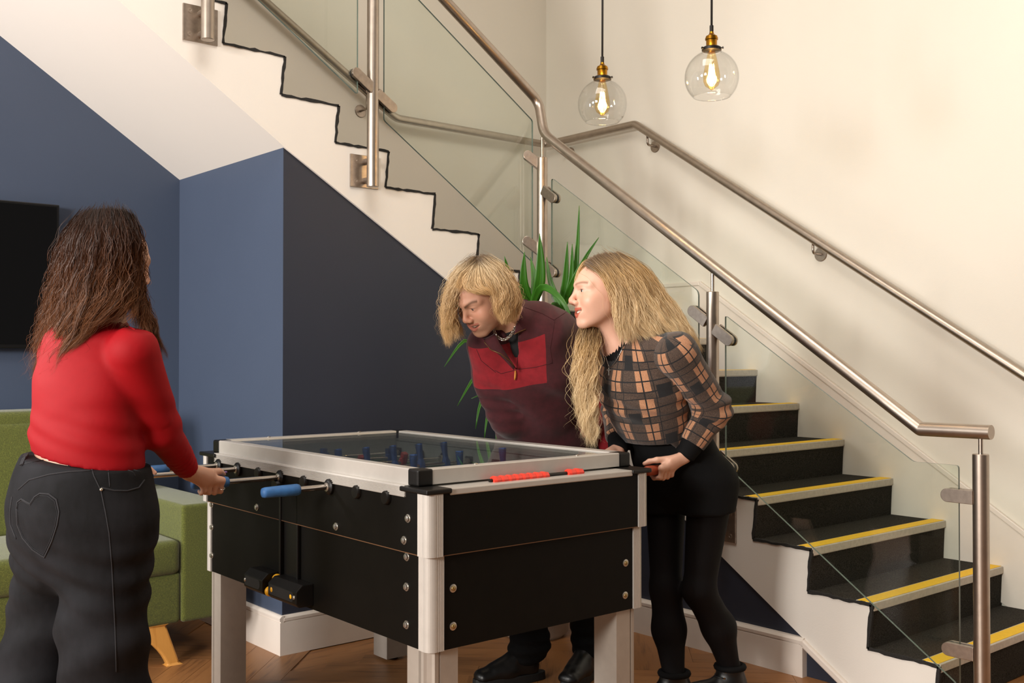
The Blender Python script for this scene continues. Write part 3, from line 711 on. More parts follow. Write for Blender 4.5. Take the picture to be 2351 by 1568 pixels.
# ================================================================ pendants
def pendant(px, py, d, label):
    c = dep(px, py, d); g = thing('pendant_lamp', (c[0], c[1], c[2]), label, 'pendant lamp', 'globe pendants over the football table')
    r = .1005
    obj('cord', MB().tube([(0, 0, .205), (.002, 0, .5), (0, 0, CEIL-c[2]-.02)], .0042, 8), M['cord'], g, smooth=True)
    obj('ceiling_rose', MB().lathe([(.05, CEIL-c[2]-.022), (.055, CEIL-c[2]-.001)], (0, 0, 0)), M['dark_metal'], g)
    obj('cord_grip', MB().lathe([(.0075, .178), (.0075, .206), (.005, .208)], (0, 0, 0), n=12), M['dark_metal'], g, smooth=True, angle=40)
    so = obj('socket', MB().lathe([(.0075, .183), (.009, .176), (.0145, .170), (.0215, .166), (.0215, .160), (.024, .160), (.024, .153), (.0205, .151), (.0205, .126), (.022, .124)], (0, 0, 0), n=24), M['brass'], g, smooth=True, angle=40)
    obj('shade_ring', MB().lathe([(.020, .128), (.030, .126), (.0365, .122), (.0365, .112), (.030, .110)], (0, 0, 0), n=28), M['dark_metal'], g, smooth=True, angle=40)
    for a in (.3, 2.4, 4.5): obj('thumb_screw', MB().lathe([(.0025, .034), (.0025, .042), (.0045, .042), (.0045, .046)], (0, 0, .117), (math.cos(a), math.sin(a), 0), 8), M['dark_metal'], so)
    a0, a1 = math.asin(.034/r), math.pi-math.asin(.068/r)
    # globe: a closed thin shell, so the rims catch light
    prof = [(r*math.sin(a), r*math.cos(a)+.012) for a in np.linspace(a0, a1, 28)] + [((r-.0022)*math.sin(a), (r-.0022)*math.cos(a)+.012) for a in np.linspace(a1, a0, 28)]
    mb = MB().lathe(prof+prof[:1], (0, 0, 0), n=48, cap=False); obj('globe', mb, M['globe'], g, smooth=True)
    bp = [(.013, .115), (.014, .105), (.019, .085), (.027, .045), (.0315, .018), (.031, -.004), (.024, -.020), (.010, -.030), (.003, -.036)]
    bu = obj('bulb', MB().lathe(bp, (0, 0, 0), n=24), M['bulb'], g, smooth=True)
    obj('bulb_cap', MB().lathe([(.0135, .125), (.0135, .108), (.012, .104)], (0, 0, 0), n=16), M['brass'], bu, smooth=True, angle=40)
    fm = MB()
    for k_ in range(6):
        a, b = 2*math.pi*k_/6, 2*math.pi*(k_+.5)/6
        fm.tube([(.008*math.cos(a), .008*math.sin(a), .062), (.016*math.cos(b), .016*math.sin(b), -.008)], .0011, 5)
        fm.tube([(.016*math.cos(b), .016*math.sin(b), -.008), (.008*math.cos(a+1.05), .008*math.sin(a+1.05), .062)], .0011, 5)
    obj('filament', fm, M['filament'], bu)
    pl = bpy.data.lights.new('bulb_light', 'POINT'); pl.energy = 3.0; pl.color = (1, .72, .38); pl.shadow_soft_size = .02
    po = bpy.data.objects.new('bulb_light', pl); COL.objects.link(po); po.parent = g; po.location = (0, 0, .02)
pendant(1383, 246, 4.30, 'clear globe pendant lamp hanging lower, before the landing handrail corner')
pendant(1634, 185, 3.93, 'clear globe pendant lamp with amber bulb hanging against plain cream wall')

# ================================================================ people: implicit-surface modelling kit
from mathutils.bvhtree import BVHTree
class Sdf:
    def __init__(s, K=1.0): s.p = []; s.clips = []; s.post = None; s.K = K
    def ecap(s, A, B, a0, b0=None, a1=None, b1=None, e1=None, k=.02, cap=1.0, op='u'):
        # elliptic tapered capsule; a = half width along e1, b = half width across
        A, B = V(A), V(B); b0 = a0 if b0 is None else b0; a1 = a0 if a1 is None else a1; b1 = (a1 if a0 == b0 else b0) if b1 is None else b1
        a0, b0, a1, b1 = (q*s.K for q in (a0, b0, a1, b1))
        ax = B-A; L = max(np.linalg.norm(ax), 1e-6); ax = ax/L
        e = V(e1) if e1 is not None else (V((0, 0, 1)) if abs(ax[2]) < .8 else V((1, 0, 0)))
        e = nrm(e-ax*np.dot(e, ax)); g = np.cross(ax, e); m = max(a0, b0, a1, b1)
        def fn(P):
            d = P-A; t = np.clip(d@ax/L, 0, 1); over = d@ax-t*L
            a = a0+(a1-a0)*t; b = b0+(b1-b0)*t; mn = np.minimum(a, b)
            q = np.sqrt(((d@e)/a)**2 + ((d@g)/b)**2 + (over/(mn*cap))**2)
            return (q-1)*mn
        s.p.append((fn, np.minimum(A, B)-m, np.maximum(A, B)+m, k, op)); return s
    def chain(s, pts, e1=None, k=.02, cap=1.0):
        # pts: list of (point, a, b)
        for (A, a0, b0), (B, a1, b1) in zip(pts[:-1], pts[1:]): s.ecap(A, B, a0, b0, a1, b1, e1, k, cap)
        return s
    def ball(s, c, r, Rm=None, k=.02, op='u'):
        c = V(c); r = (V(r) if hasattr(r, '__len__') else V((r, r, r)))*s.K; Rm = np.eye(3) if Rm is None else Rm; mn = r.min()
        def fn(P): return (np.sqrt((((P-c)@Rm/r)**2).sum(1))-1)*mn
        s.p.append((fn, c-r.max(), c+r.max(), k, op)); return s
    def clip(s, p0, n, zone=None): s.clips.append((V(p0), nrm(n), zone)); return s
    def mesh(s, h, fine=(), pad=.02, band=.05):
        lo = np.min([p[1] for p in s.p if p[4] == 'u'], 0)-pad; hi = np.max([p[2] for p in s.p if p[4] == 'u'], 0)+pad
        ax = []
        for i in range(3):
            cur = lo[i]; v = [cur]
            while cur < hi[i]:
                st = h
                for c, r, hf in fine:
                    if c[i]-r-.001 <= cur <= c[i]+r: st = min(st, hf)
                    elif cur < c[i]-r < cur+st: st = max(hf, c[i]-r-cur)
                cur += st; v.append(cur)
            ax.append(np.array(v, np.float32))
        xs, ys, zs = ax; F = np.full((len(xs), len(ys), len(zs)), band, np.float32)
        for fn, l, u, k, op in s.p:
            sl = tuple(slice(max(0, np.searchsorted(a, l[i]-k-.03)-1), np.searchsorted(a, u[i]+k+.03)+1) for i, a in enumerate(ax))
            gx, gy, gz = np.meshgrid(xs[sl[0]], ys[sl[1]], zs[sl[2]], indexing='ij')
            sub = F[sl]; P = np.stack([gx.ravel(), gy.ravel(), gz.ravel()], 1)
            d = fn(P).astype(np.float32).reshape(sub.shape)
            if op == 'u': hh = np.maximum(k-np.abs(sub-d), 0)/max(k, 1e-6); sub = np.minimum(sub, d)-hh*hh*k*.25
            else: d = -d; hh = np.maximum(k-np.abs(sub-d), 0)/max(k, 1e-6); sub = np.maximum(sub, d)+hh*hh*k*.25
            F[sl] = sub
        if s.post is not None or s.clips:
            m = np.abs(F) < band*.98; i, j, kk = np.nonzero(m); P = np.stack([xs[i], ys[j], zs[kk]], 1).astype(np.float64)
            if s.post is not None: F[m] += s.post(P).astype(np.float32)
        for p0, n, zone in s.clips:
            g = (xs[:, None, None]-p0[0])*n[0] + (ys[None, :, None]-p0[1])*n[1] + (zs[None, None, :]-p0[2])*n[2]
            if zone:   # (centre, [(axis, reach)...]): cut only inside this slab
                for ax_, lo_, hi_ in zone[1]:
                    q = (xs[:, None, None]-zone[0][0])*ax_[0] + (ys[None, :, None]-zone[0][1])*ax_[1] + (zs[None, None, :]-zone[0][2])*ax_[2]
                    g = np.where((q > lo_) & (q < hi_), g, -1.0)
            F = np.maximum(F, g.astype(np.float32))
        return snets(F, xs, ys, zs)
def snets(F, xs, ys, zs):
    S = F < 0
    c = np.zeros(tuple(n-1 for n in F.shape), np.int8)
    for a in (0, 1):
        for b in (0, 1):
            for d in (0, 1): c += S[a:S.shape[0]-1+a, b:S.shape[1]-1+b, d:S.shape[2]-1+d]
    act = (c > 0) & (c < 8); idx = np.full(act.shape, -1, np.int32); I = np.argwhere(act); idx[act] = np.arange(len(I))
    cor = np.array([(a, b, d) for a in (0, 1) for b in (0, 1) for d in (0, 1)])
    vals = np.stack([F[I[:, 0]+a, I[:, 1]+b, I[:, 2]+d] for a, b, d in cor], 1)
    acc = np.zeros((len(I), 3)); cnt = np.zeros(len(I))
    for p in range(8):
        for q in range(p+1, 8):
            if np.abs(cor[p]-cor[q]).sum() != 1: continue
            fa, fb = vals[:, p], vals[:, q]; m = (fa < 0) != (fb < 0)
            t = (fa[m]/(fa[m]-fb[m]))[:, None]; acc[m] += cor[p]+(cor[q]-cor[p])*t; cnt[m] += 1
    acc /= cnt[:, None]; v = np.zeros_like(acc)
    for i, a in enumerate((xs, ys, zs)): v[:, i] = a[I[:, i]] + (a[I[:, i]+1]-a[I[:, i]])*acc[:, i]
    fs = []
    for ax in range(3):
        o1, o2 = (ax+1) % 3, (ax+2) % 3
        sl0 = [slice(1, -1)]*3; sl1 = [slice(1, -1)]*3; sl0[ax] = slice(0, -1); sl1[ax] = slice(1, None)
        A, B = S[tuple(sl0)], S[tuple(sl1)]; E = np.argwhere(A != B); ins = A[A != B]
        if not len(E): continue
        base = E.copy(); base[:, o1] += 1; base[:, o2] += 1
        def cell(d1, d2):
            b = base.copy(); b[:, o1] += d1; b[:, o2] += d2; return idx[b[:, 0], b[:, 1], b[:, 2]]
        q = np.stack([cell(-1, -1), cell(0, -1), cell(0, 0), cell(-1, 0)], 1); q[~ins] = q[~ins][:, ::-1]
        fs.append(q[(q >= 0).all(1)])
    return v, np.concatenate(fs)
def relax(v, f, n=1, w=.5):
    e = np.concatenate([f[:, [0, 1]], f[:, [1, 2]], f[:, [2, 3]], f[:, [3, 0]]])
    for _ in range(n):
        a = np.zeros_like(v); c = np.zeros(len(v))
        for i, j in ((0, 1), (1, 0)):
            for d in range(3): a[:, d] += np.bincount(e[:, i], v[e[:, j], d], len(v))
            c += np.bincount(e[:, i], minlength=len(v))
        v = v*(1-w) + w*a/np.maximum(c, 1)[:, None]
    return v
def fast_mesh(name, v, f, mat, parent=None, loc=(0, 0, 0), attrs=None, cols=None, smooth=True):
    f = np.asarray(f); n, m = f.shape; me = bpy.data.meshes.new(name)
    me.vertices.add(len(v)); me.vertices.foreach_set('co', (np.asarray(v)-V(loc)).astype(np.float32).ravel())
    me.loops.add(n*m); me.loops.foreach_set('vertex_index', f.astype(np.int32).ravel())
    me.polygons.add(n); me.polygons.foreach_set('loop_start', np.arange(0, n*m, m, dtype=np.int32))
    me.polygons.foreach_set('use_smooth', np.full(n, smooth)); me.update(calc_edges=True)
    for k, a in (attrs or {}).items(): me.attributes.new(k, 'FLOAT', 'POINT').data.foreach_set('value', np.asarray(a, np.float32))
    for k, a in (cols or {}).items():
        c = np.ones((len(v), 4), np.float32); c[:, :3] = a; me.attributes.new(k, 'FLOAT_COLOR', 'POINT').data.foreach_set('color', c.ravel())
    me.materials.append(mat); o = bpy.data.objects.new(name, me); COL.objects.link(o)
    if parent is not None: o.parent = parent
    else: o.location = loc
    return o
def wob(P, f, seed):
    # cheap smooth 3-D noise, about -1..1
    r = np.random.default_rng(seed); out = 0
    for i in range(5):
        k = r.normal(size=3); k = k/np.linalg.norm(k)*f*(.7+.25*i); out = out + np.sin(P@k + r.uniform(0, 6.28) + .8*np.sin(P@np.roll(k, 1)*.7))
    return out/3.0
def frame(fwd, up):
    # columns: right, forward, up
    f = nrm(fwd); u = V(up)-f*np.dot(up, f); u = nrm(u); r = np.cross(f, u); return np.stack([r, f, u], 1)
# ---- head: local x = person's right, y = forward, z = up, origin mid head, 0.23 tall
def add_head(S, o, Rm, sc, neck, P):
    o = V(o); g = lambda p: o + Rm@(V(p)*sc)
    B = lambda c, r, k=.012, op='u': S.ball(g(c), V(r if hasattr(r, '__len__') else (r, r, r))*sc, Rm, k*sc, op)
    C = lambda a, b, r0, r1=None, k=.010, op='u': S.ecap(g(a), g(b), r0*sc, None, (r1 or r0)*sc, None, None, k*sc, 1.0, op)
    jw = P.get('jaw', 1.0)
    B((0, -.020, .030), (.074, .094, .086), .02); B((0, .022, .000), (.060, .066, .098), .025)
    B((0, .028, -.058), (.046*jw, .050, .050), .02); C((-.050*jw, .002, -.055), (-.018, .058, -.098), .018, .016, .02); C((.050*jw, .002, -.055), (.018, .058, -.098), .018, .016, .02)
    B((0, .066, -.100), (.020*jw, .017, .016), .014)
    for s in (-1, 1):
        B((s*.040, .053, -.026), (.027, .026, .027), .016); B((s*.042, .026, -.042), (.028, .040, .040), .022)   # cheek
        C((s*.012, .080, .024), (s*.048, .056, .024), .011, .008, .018)         # brow
        B((s*.031, .094, .006), (.019, .016, .013), .012, 's')                  # socket
        B((s*.031, .0675, .006), (.0150, .0145, .0130), .006)                    # lids
        B((s*.031, .086, .005), (.0125, .012, P.get('eye', .0035)), .002, 's')  # opening
        B((s*.0125, .092, -.034), (.0085, .010, .0085), .006)                   # wing of the nose
        B((s*.0068, .098, -.0425), (.0036, .006, .004), .003, 's')              # nostril
        if P.get('ears', True): B((s*.076, P.get('ear_y', -.022), -.006), (.009, .019, .031), .008)
    nt = P.get('nose', .108)
    C((0, .078, .016), (0, nt-.009, -.022), .0080, .0082, .011); B((0, nt-.0095, -.029), (.0105, .0095, .0090), .008)
    # mouth: smiling lips around an open mouth
    mo, mc, mz = P.get('mo', .0065), P.get('mc', .010), -.0665
    B((0, .066, mz+.002), (.034, .024, .024), .016)
    up_ = Rm@V((0, 0, 1)); cz = mz+mc
    for s in (-1, 1):
        S.ecap(g((0, .088, mz)), g((s*.026, .066, mz+mc*.75)), mo*sc, .016*sc, mo*.45*sc, .012*sc, up_, .003*sc, 1.0, 's')
    for s in (-1, 1):
        C((0, .0865, mz+mo+.001), (s*.016, .0815, mz+mo+.003), .0040, .0037, .003); C((s*.016, .0815, mz+mo+.003), (s*.0315, .0625, cz), .0037, .0022, .003)
        C((0, .0845, mz-mo-.002), (s*.016, .0790, mz-mo+.0015), .0052, .0046, .003); C((s*.016, .0790, mz-mo+.0015), (s*.0315, .0620, cz), .0042, .0022, .003)
    S.ecap(g((0, -.022, -.055)), neck[0], neck[1]*1.02, None, neck[1], None, None, .025)
def head_colors(v, o, Rm, sc, P, base):
    q = (v-V(o))@Rm/sc; x, y, z = q[:, 0], q[:, 1], q[:, 2]; c = np.tile(V(lin(base)[:3]), (len(v), 1))
    inh = (np.abs(q).max(1) < .14) & (y > .0)
    def mixin(w, col): 
        nonlocal c
        w = np.clip(w, 0, 1)*inh; c = c*(1-w[:, None]) + V(lin(col)[:3])*w[:, None]
    ga = lambda dx, dz, sx, sz: np.exp(-(dx/sx)**2-(dz/sz)**2)
    ax = np.abs(x)
    mixin(P.get('bl', .28)*ga(ax-.043, z+.018, .022, .022), P.get('blush', '#c97a63')); mixin(.35*ga(x, z+.03, .016, .02)*(y > .085), P.get('blush', '#c97a63'))
    mz, mo, mc = -.0665, P.get('mo', .0065), P.get('mc', .010)
    lz = mz + mc*(ax/.0315)**2
    up = lz+mo*(1-(ax/.0315)**2)
    lip = (ax < .033)*(y > .055)*((np.abs(z-(up+.0035)) < .0058*(1-.6*(ax/.034)**2)) | (np.abs(z-(2*lz-up-.003)) < .0072*(1-.6*(ax/.034)**2)))
    mixin(lip*.9, P.get('lip', '#b5604f'))
    mixin((ax < .022)*(np.abs(z-lz) < mo*.8)*(y < .077)*(y > .03)*(np.abs(z-mz) < .02)*.95, '#4a1d18')
    bz = .026 + .006*np.sin(np.clip((ax-.012)/.045, 0, 1)*2.6) - P.get('frown', 0)*np.clip(1-(ax-.01)/.03, 0, 1)
    mixin((ax > .010)*(ax < .054)*np.exp(-((z-bz)/P.get('browt', .0042))**2)*P.get('brow', .8)*(y > .04), P.get('browc', '#5b4330'))
    mixin(.9*ga(ax-.031, (z-.0095), .013, .0022)*(y > .06), '#3a261c')
    mixin(.8*ga(ax-.0068, z+.0425, .0036, .004)*(y > .08), '#5a2a20')  # shade of the nostril hollows put into the skin colour
    if 'stubble' in P:
        w = P['stubble']*(np.clip((-.050-z)/.02, 0, 1)*(y > .0)*(1-.6*np.exp(-(ax/.02)**2-((z+.066)/.014)**2)) + np.exp(-(x/.026)**2-((z+.052)/.006)**2))
        mixin(w, '#7d5a45')
    return c
def face_parts(parent, base, o, Rm, sc, P):
    g = lambda p: V(o) + Rm@(V(p)*sc) - V(base)
    for s in (-1, 1):
        e = obj('eyeball', MB().ball((0, 0, 0), .0122*sc, 16, 10), M['eye_white'], parent, smooth=True); e.location = g((s*.031, .0685, .0055))
        look = nrm(Rm@V(P.get('look', (0, 1, -.15))))
        obj('iris', MB().lathe([(.0064*sc, .0108*sc), (.003*sc, .0125*sc), (.0005, .0127*sc)], (0, 0, 0), look, 16), M['iris'], e, smooth=True)
    mo, mc, mz = P.get('mo', .0065), P.get('mc', .010), -.0665; mb = MB()
    for row, zt, zb_ in ((0, mz+mo+.003, mz+mo-.0065),):
        for i in range(-5, 6):
            a = i*.0046; y = .0785-(a/.030)**2*.020; zz = zt+mc*.5*(a/.0315)**2
            p0, p1 = g((a, y+.0015, zz)), g((a, y+.0025, zz-.0115)); mb.bar(p0, p1, Rm@V((1, 0, 0)), .0044*sc, .004*sc)
    obj('teeth', mb, M['teeth'], parent, bevel=.0008)
# ---- hand closed on a bar. axis points towards the index finger; pd = direction from the bar to the palm; cd = direction in which fingers start to curl
def add_hand(S, c, axis, pd, cd, rh, wrist, sc=1.0, right_thumb=None, k=.006):
    c, a, pd, cd = V(c), nrm(axis), nrm(pd), nrm(cd)
    at = lambda r, phi, s: c + a*s + (pd*math.cos(phi)+cd*math.sin(phi))*r
    R_ = rh+.010*sc; mcp = []
    fl = [(.030, .0090, 1.0), (.0095, .0095, 1.08), (-.0115, .0090, 1.02), (-.031, .0080, .86)]
    for s, r, ln in fl:
        s *= sc; r *= sc
        p = [at(R_+.008*sc, .25, s), at(R_+.010*sc, 1.30*ln, s), at(R_+.003*sc, 2.25*ln, s*.97), at(R_+.000, 2.95*ln, s*.95)]
        S.ecap(p[0], p[1], r*1.08, None, r, None, None, k*.6); S.ecap(p[1], p[2], r, None, r*.92, None, None, k*.5); S.ecap(p[2], p[3], r*.92, None, r*.78, None, None, k*.5)
        mcp.append(p[0]); S.ball(p[0], r*1.12, None, k)
    w = V(wrist)
    for i, m in enumerate(mcp): S.ecap(w+(m-mcp[1]*.5-mcp[2]*.5)*.55, m, .0135*sc, None, .0105*sc, None, None, .012)
    S.ecap(w, (mcp[1]+mcp[2])/2*.8+w*.2, .026*sc, .016*sc, .036*sc, .013*sc, a, .012)
    # thumb: leaves the side of the palm near its base, lies over the bar
    b0 = w*.62+mcp[0]*.38 - cd*.010*sc; t1 = at(R_+.012*sc, -.75, .030*sc); t2 = at(R_+.006*sc, -1.35, .048*sc); t3 = at(R_+.004*sc, -1.75, .064*sc)
    S.ecap(b0, t1, .0145*sc, None, .0115*sc, None, None, .012); S.ecap(t1, t2, .0110*sc, None, .0100*sc, None, None, k); S.ecap(t2, t3, .0098*sc, None, .0080*sc, None, None, k)
    return t3, mcp
# ---- hair: strands interpolated between guide curves
def resample(g, K):
    g = V(g); m = len(g); t = np.linspace(0, m-1, 8*K); out = []
    for x in t:
        i = min(int(x), m-2); u = x-i; p0, p1, p2, p3 = g[max(i-1, 0)], g[i], g[i+1], g[min(i+2, m-1)]
        out.append(.5*((2*p1)+(-p0+p2)*u+(2*p0-5*p1+4*p2-p3)*u*u+(-p0+3*p1-3*p2+p3)*u**3))
    out = V(out); s = np.concatenate([[0], np.cumsum(np.linalg.norm(np.diff(out, axis=0), axis=1))]); q = np.linspace(0, s[-1], K)
    return np.stack([np.interp(q, s, out[:, d]) for d in range(3)], 1)
def strands(guides, n, K=26, w=.0016, amp=.008, lam=.07, spread=.006, inward=None, depth=.03, clumps=40, cw=.6, seed=1, lmin=.8, jit=.002, e1=None, e2=None, wpow=.7):
    r = np.random.default_rng(seed); G = np.stack([resample(g, K) for g in guides]); m = len(G)
    e1 = RT if e1 is None else V(e1); e2 = FW if e2 is None else V(e2); inward = FW if inward is None else V(inward)
    t = np.linspace(0, 1, K)
    cu = np.sort(r.uniform(0, m-1, clumps)); cph = r.uniform(0, 6.28, clumps); clam = lam*r.uniform(.75, 1.3, clumps); camp = amp*r.uniform(.5, 1.4, clumps); cdep = r.uniform(0, 1, clumps)
    u = r.uniform(0, m-1, n); ci = np.clip(np.searchsorted(cu, u + r.normal(0, .05, n)), 0, clumps-1)
    def at(u):
        i = np.clip(u.astype(int), 0, m-2); f = (u-i)[:, None, None]; return G[i]*(1-f)+G[i+1]*f
    W = (cw*t**.8)[None, :, None]; path = at(u)*(1-W) + at(cu[ci])*W
    L = np.linalg.norm(np.diff(path, axis=1), axis=2).sum(1)
    dl = np.clip(.55*cdep[ci]+.45*r.uniform(0, 1, n), 0, 1)
    path = path + inward*(dl*depth)[:, None, None]*np.minimum(1, .25+1.2*t)[None, :, None]
    ph = cph[ci][:, None] + r.normal(0, .25, n)[:, None] + (L[:, None]*t[None])*2*math.pi/clam[ci][:, None]
    A = (camp[ci]*r.uniform(.6, 1.3, n))[:, None]*(t[None]**wpow)
    path = path + (A*np.sin(ph))[:, :, None]*e1 + (A*.7*np.cos(ph))[:, :, None]*e2
    off = r.normal(0, 1, (n, 3)); path = path + off[:, None, :]*(spread*(.35+.65*(1-cw*.7*t)))[None, :, None]
    # fly-away waviness
    k1 = r.uniform(8, 26, (n, 1)); path = path + (jit*np.sin(k1*t[None]+r.uniform(0, 6.28, (n, 1)))*t[None])[:, :, None]*e1 + (jit*np.sin(k1*1.3*t[None]+r.uniform(0, 6.28, (n, 1)))*t[None])[:, :, None]*UZ
    ln = r.uniform(lmin, 1.0, n)
    idx = t[None]*ln[:, None]*(K-1); i0 = np.clip(idx.astype(int), 0, K-2); fr = (idx-i0)[:, :, None]; a = np.arange(n)[:, None]
    path = path[a, i0]*(1-fr) + path[a, i0+1]*fr
    tg = np.gradient(path, axis=1); tg /= np.maximum(np.linalg.norm(tg, axis=2, keepdims=True), 1e-9)
    ex = np.cross(tg, FW); ex /= np.maximum(np.linalg.norm(ex, axis=2, keepdims=True), 1e-9); ey = np.cross(tg, ex)
    ww = (w*r.uniform(.6, 1.5, n))[:, None]*np.clip(1.05-t[None]**3, .12, 1)*np.clip(.5+4*t[None], 0, 1)
    tw = r.uniform(-.9, .9, n)[:, None, None] + r.uniform(-1, 1, (n, 1, 1))*t[None, :, None]
    sd = ex*np.cos(tw) + ey*np.sin(tw)
    v = np.stack([path-sd*ww[:, :, None], path+sd*ww[:, :, None]], 2).reshape(-1, 3)
    b = (np.arange(n)[:, None]*K + np.arange(K-1)[None, :])*2
    f = np.stack([b, b+1, b+3, b+2], -1).reshape(-1, 4)
    tt = np.repeat(np.tile(t, n), 2); rr = np.repeat(r.uniform(0, 1, n)*.55+.45*r.uniform(0, 1, clumps)[ci], K*2)
    return v, f, tt, rr
def join(parts):
    vs, fs, ts, rs = [], [], [], []; b = 0
    for v, f, t, r in parts: vs.append(v); fs.append(f+b); ts.append(t); rs.append(r); b += len(v)
    return np.concatenate(vs), np.concatenate(fs), np.concatenate(ts), np.concatenate(rs)
def hair_obj(name, parts, mat, parent, base, label, base_mat):
    v, f, t, r = join(parts[1:]); o = fast_mesh(name, v, f, mat, parent, base, {'t': t, 'rnd': r}); o['label'] = label
    fast_mesh('hair_base', parts[0][0], parts[0][1], base_mat, o, base, {'t': parts[0][2]}); return o
def pxg(pts, d0): return [dep(x, y, d0+dd) for x, y, dd in pts]
class Skin:
    # ray casting on a finished surface, to lay seams and trims on cloth
    def __init__(s, v, f): s.t = BVHTree.FromPolygons([tuple(p) for p in v], [tuple(map(int, q)) for q in f])
    def hit(s, x, y, off=.0015):
        r = nrm(ray(x, y)); h = s.t.ray_cast(Vector(CP), Vector(r))
        if h[0] is None: return None
        n = V(h[1]); n = n if np.dot(n, r) < 0 else -n; return V(h[0])+n*off, n
    def line(s, pts, off=.0015, step=6):
        out = []
        for (a, b), (c, d) in zip(pts[:-1], pts[1:]):
            m = max(1, int(math.hypot(c-a, d-b)/step))
            for i in range(m+(0)): 
                h = s.hit(a+(c-a)*i/m, b+(d-b)*i/m, off)
                if h: out.append(h[0])
        h = s.hit(*pts[-1], off)
        if h: out.append(h[0])
        return out
def seam(name, sk, pts, r, mat, parent, base, off=.0, n=6, step=6):
    p = sk.line(pts, off, step)
    # drop jumps
    q = [p[0]] if p else []
    for a in p[1:]:
        if np.linalg.norm(a-q[-1]) < .06: q.append(a)
    if len(q) < 2: return None
    return obj(name, MB().tube([a-V(base) for a in q], r, n), mat, parent, smooth=True)
# ---- materials of people
def skin_mat(name):
    m = NT(name); a = m.attr('col'); nz = m.noise(180, 3)
    m.set(Base_Color=m.mix(m.math('MULTIPLY', nz, .10), a.outputs['Color'], '#b0644c'), Roughness=.46, Subsurface_Weight=.12, Subsurface_Scale=.006)
    m.b.inputs['Subsurface Radius'].default_value = (1.0, .35, .2); m.bump(m.noise(700, 2), .06, .001); return m.m
def hair_mat(name, root, mid, tip, dark, rough=.42, p=(.08, .35, .9), spec=.45):
    m = NT(name); t = m.attr('t').outputs['Fac']; r = m.attr('rnd').outputs['Fac']
    c = m.ramp(t, [(p[0], root), (p[1], mid), (p[2], tip)]); c = m.mix(m.ramp(r, [(.35, (0, 0, 0, 1)), (.8, (.75, .75, .75, 1))]), c, dark)
    m.set(Base_Color=c, Roughness=rough, Specular_IOR_Level=spec)
    tl = m.n('ShaderNodeBsdfTranslucent'); m.l(c, tl.inputs[0]); mx = m.n('ShaderNodeMixShader'); mx.inputs[0].default_value = .22
    m.l(m.b.outputs[0], mx.inputs[1]); m.l(tl.outputs[0], mx.inputs[2]); m.l(mx.outputs[0], m.out.inputs['Surface']); return m.m
def scalp_mat(name, a, b):
    m = NT(name); t = m.attr('t').outputs['Fac']; n = m.noise(120, 3, .6, None, (1, 1, .25)); m.set(Base_Color=m.mix(m.math('MULTIPLY', n, .8), m.ramp(t, [(.1, a), (.6, b)]), a), Roughness=1.0, Specular_IOR_Level=.0); return m.m
M['scalp_brown'] = scalp_mat('brown_hair_base', '#180c06', '#2e1a0f'); M['scalp_blonde'] = scalp_mat('blonde_hair_base', '#4a3825', '#a3804f'); M['scalp_bleached'] = scalp_mat('bleached_hair_base', '#4a3826', '#a88657')
M['skin'] = skin_mat('skin')
M['eye_white'] = simple('eye_white', '#e6ddd6', .2, var=.01); M['iris'] = simple('iris', '#2c211b', .15); M['teeth'] = simple('teeth', '#efe6d6', .3, var=.02)
M['red_jersey'] = simple('red_stretch_jersey', '#8e030e', .7, var=.03, vs=60, bump=.08, bs=900, Specular_IOR_Level=.2)
def denim():
    m = NT('washed_black_denim'); w = m.noise(60, 4, .6, None, (1, 1, .3)); b = m.noise(5, 3); f = m.noise(900, 2)
    c = m.ramp(w, [(.3, '#08080a'), (.75, '#111114')]); c = m.mix(m.ramp(b, [(.42, (0, 0, 0, 1)), (.72, (.55, .55, .55, 1))]), c, '#2c2c31')
    m.set(Base_Color=c, Roughness=.85, Specular_IOR_Level=.25); m.bump(f, .35, .001); return m.m
M['denim'] = denim(); M['denim_seam'] = simple('denim_seam', '#202024', .85, var=.3, vs=300)
M['button'] = simple('jeans_rivet', '#b9b0a0', .3, .9)
M['hair_brown'] = hair_mat('dark_brown_hair', '#2a170d', '#4a2b19', '#7d5132', '#1e1009', .5, spec=.22)
M['hair_blonde'] = hair_mat('balayage_blonde_hair', '#665039', '#d3b07a', '#f4dcb0', '#9c7c54', p=(.05, .30, .75))
M['hair_bleached'] = hair_mat('bleached_blonde_hair', '#4f3c2b', '#e2cca6', '#e3bd86', '#9c7e56', p=(.04, .22, .85))
M['silver'] = simple('silver', '#d9d6d0', .18, 1, var=.02)
M['nail'] = simple('lilac_nail', '#8d6aa8', .25)

M['tshirt'] = simple('black_jersey', '#0b0b0c', .8, var=.1, vs=80, bump=.1, bs=600)
M['black_cloth'] = simple('black_twill', '#070708', .85, var=.15, vs=60, bump=.2, bs=500, Specular_IOR_Level=.2)
M['tights'] = simple('black_tights', '#090607', .75, var=.2, vs=200, Specular_IOR_Level=.2)
M['shoe_black'] = simple('black_leather', '#0c0b0b', .38, var=.2, vs=30, bump=.1, bs=120)
M['zip'] = simple('bronze_zip', '#6a4c2e', .45, .6); M['pull'] = simple('orange_zip_pull', '#c98432', .6)
def jacket_mat():
    m = NT('burgundy_and_red_brushed_cotton'); p = m.attr('panel').outputs['Fac']; nz = m.noise(40, 4); f = m.noise(600, 2); b = m.noise(7, 3)
    dk = m.ramp(nz, [(.3, '#3c0c13'), (.7, '#4c141c')]); rd = m.ramp(nz, [(.3, '#870d1a'), (.7, '#9b1421')])
    k = m.math('MULTIPLY', m.math('GREATER_THAN', p, 0.0), 1.0); c = m.mix(k, dk, rd)
    c = m.mix(m.math('MULTIPLY', b, .25), c, '#2a070b'); m.set(Base_Color=c, Roughness=.9, Sheen_Weight=.12); m.bump(f, .35, .0015); return m.m
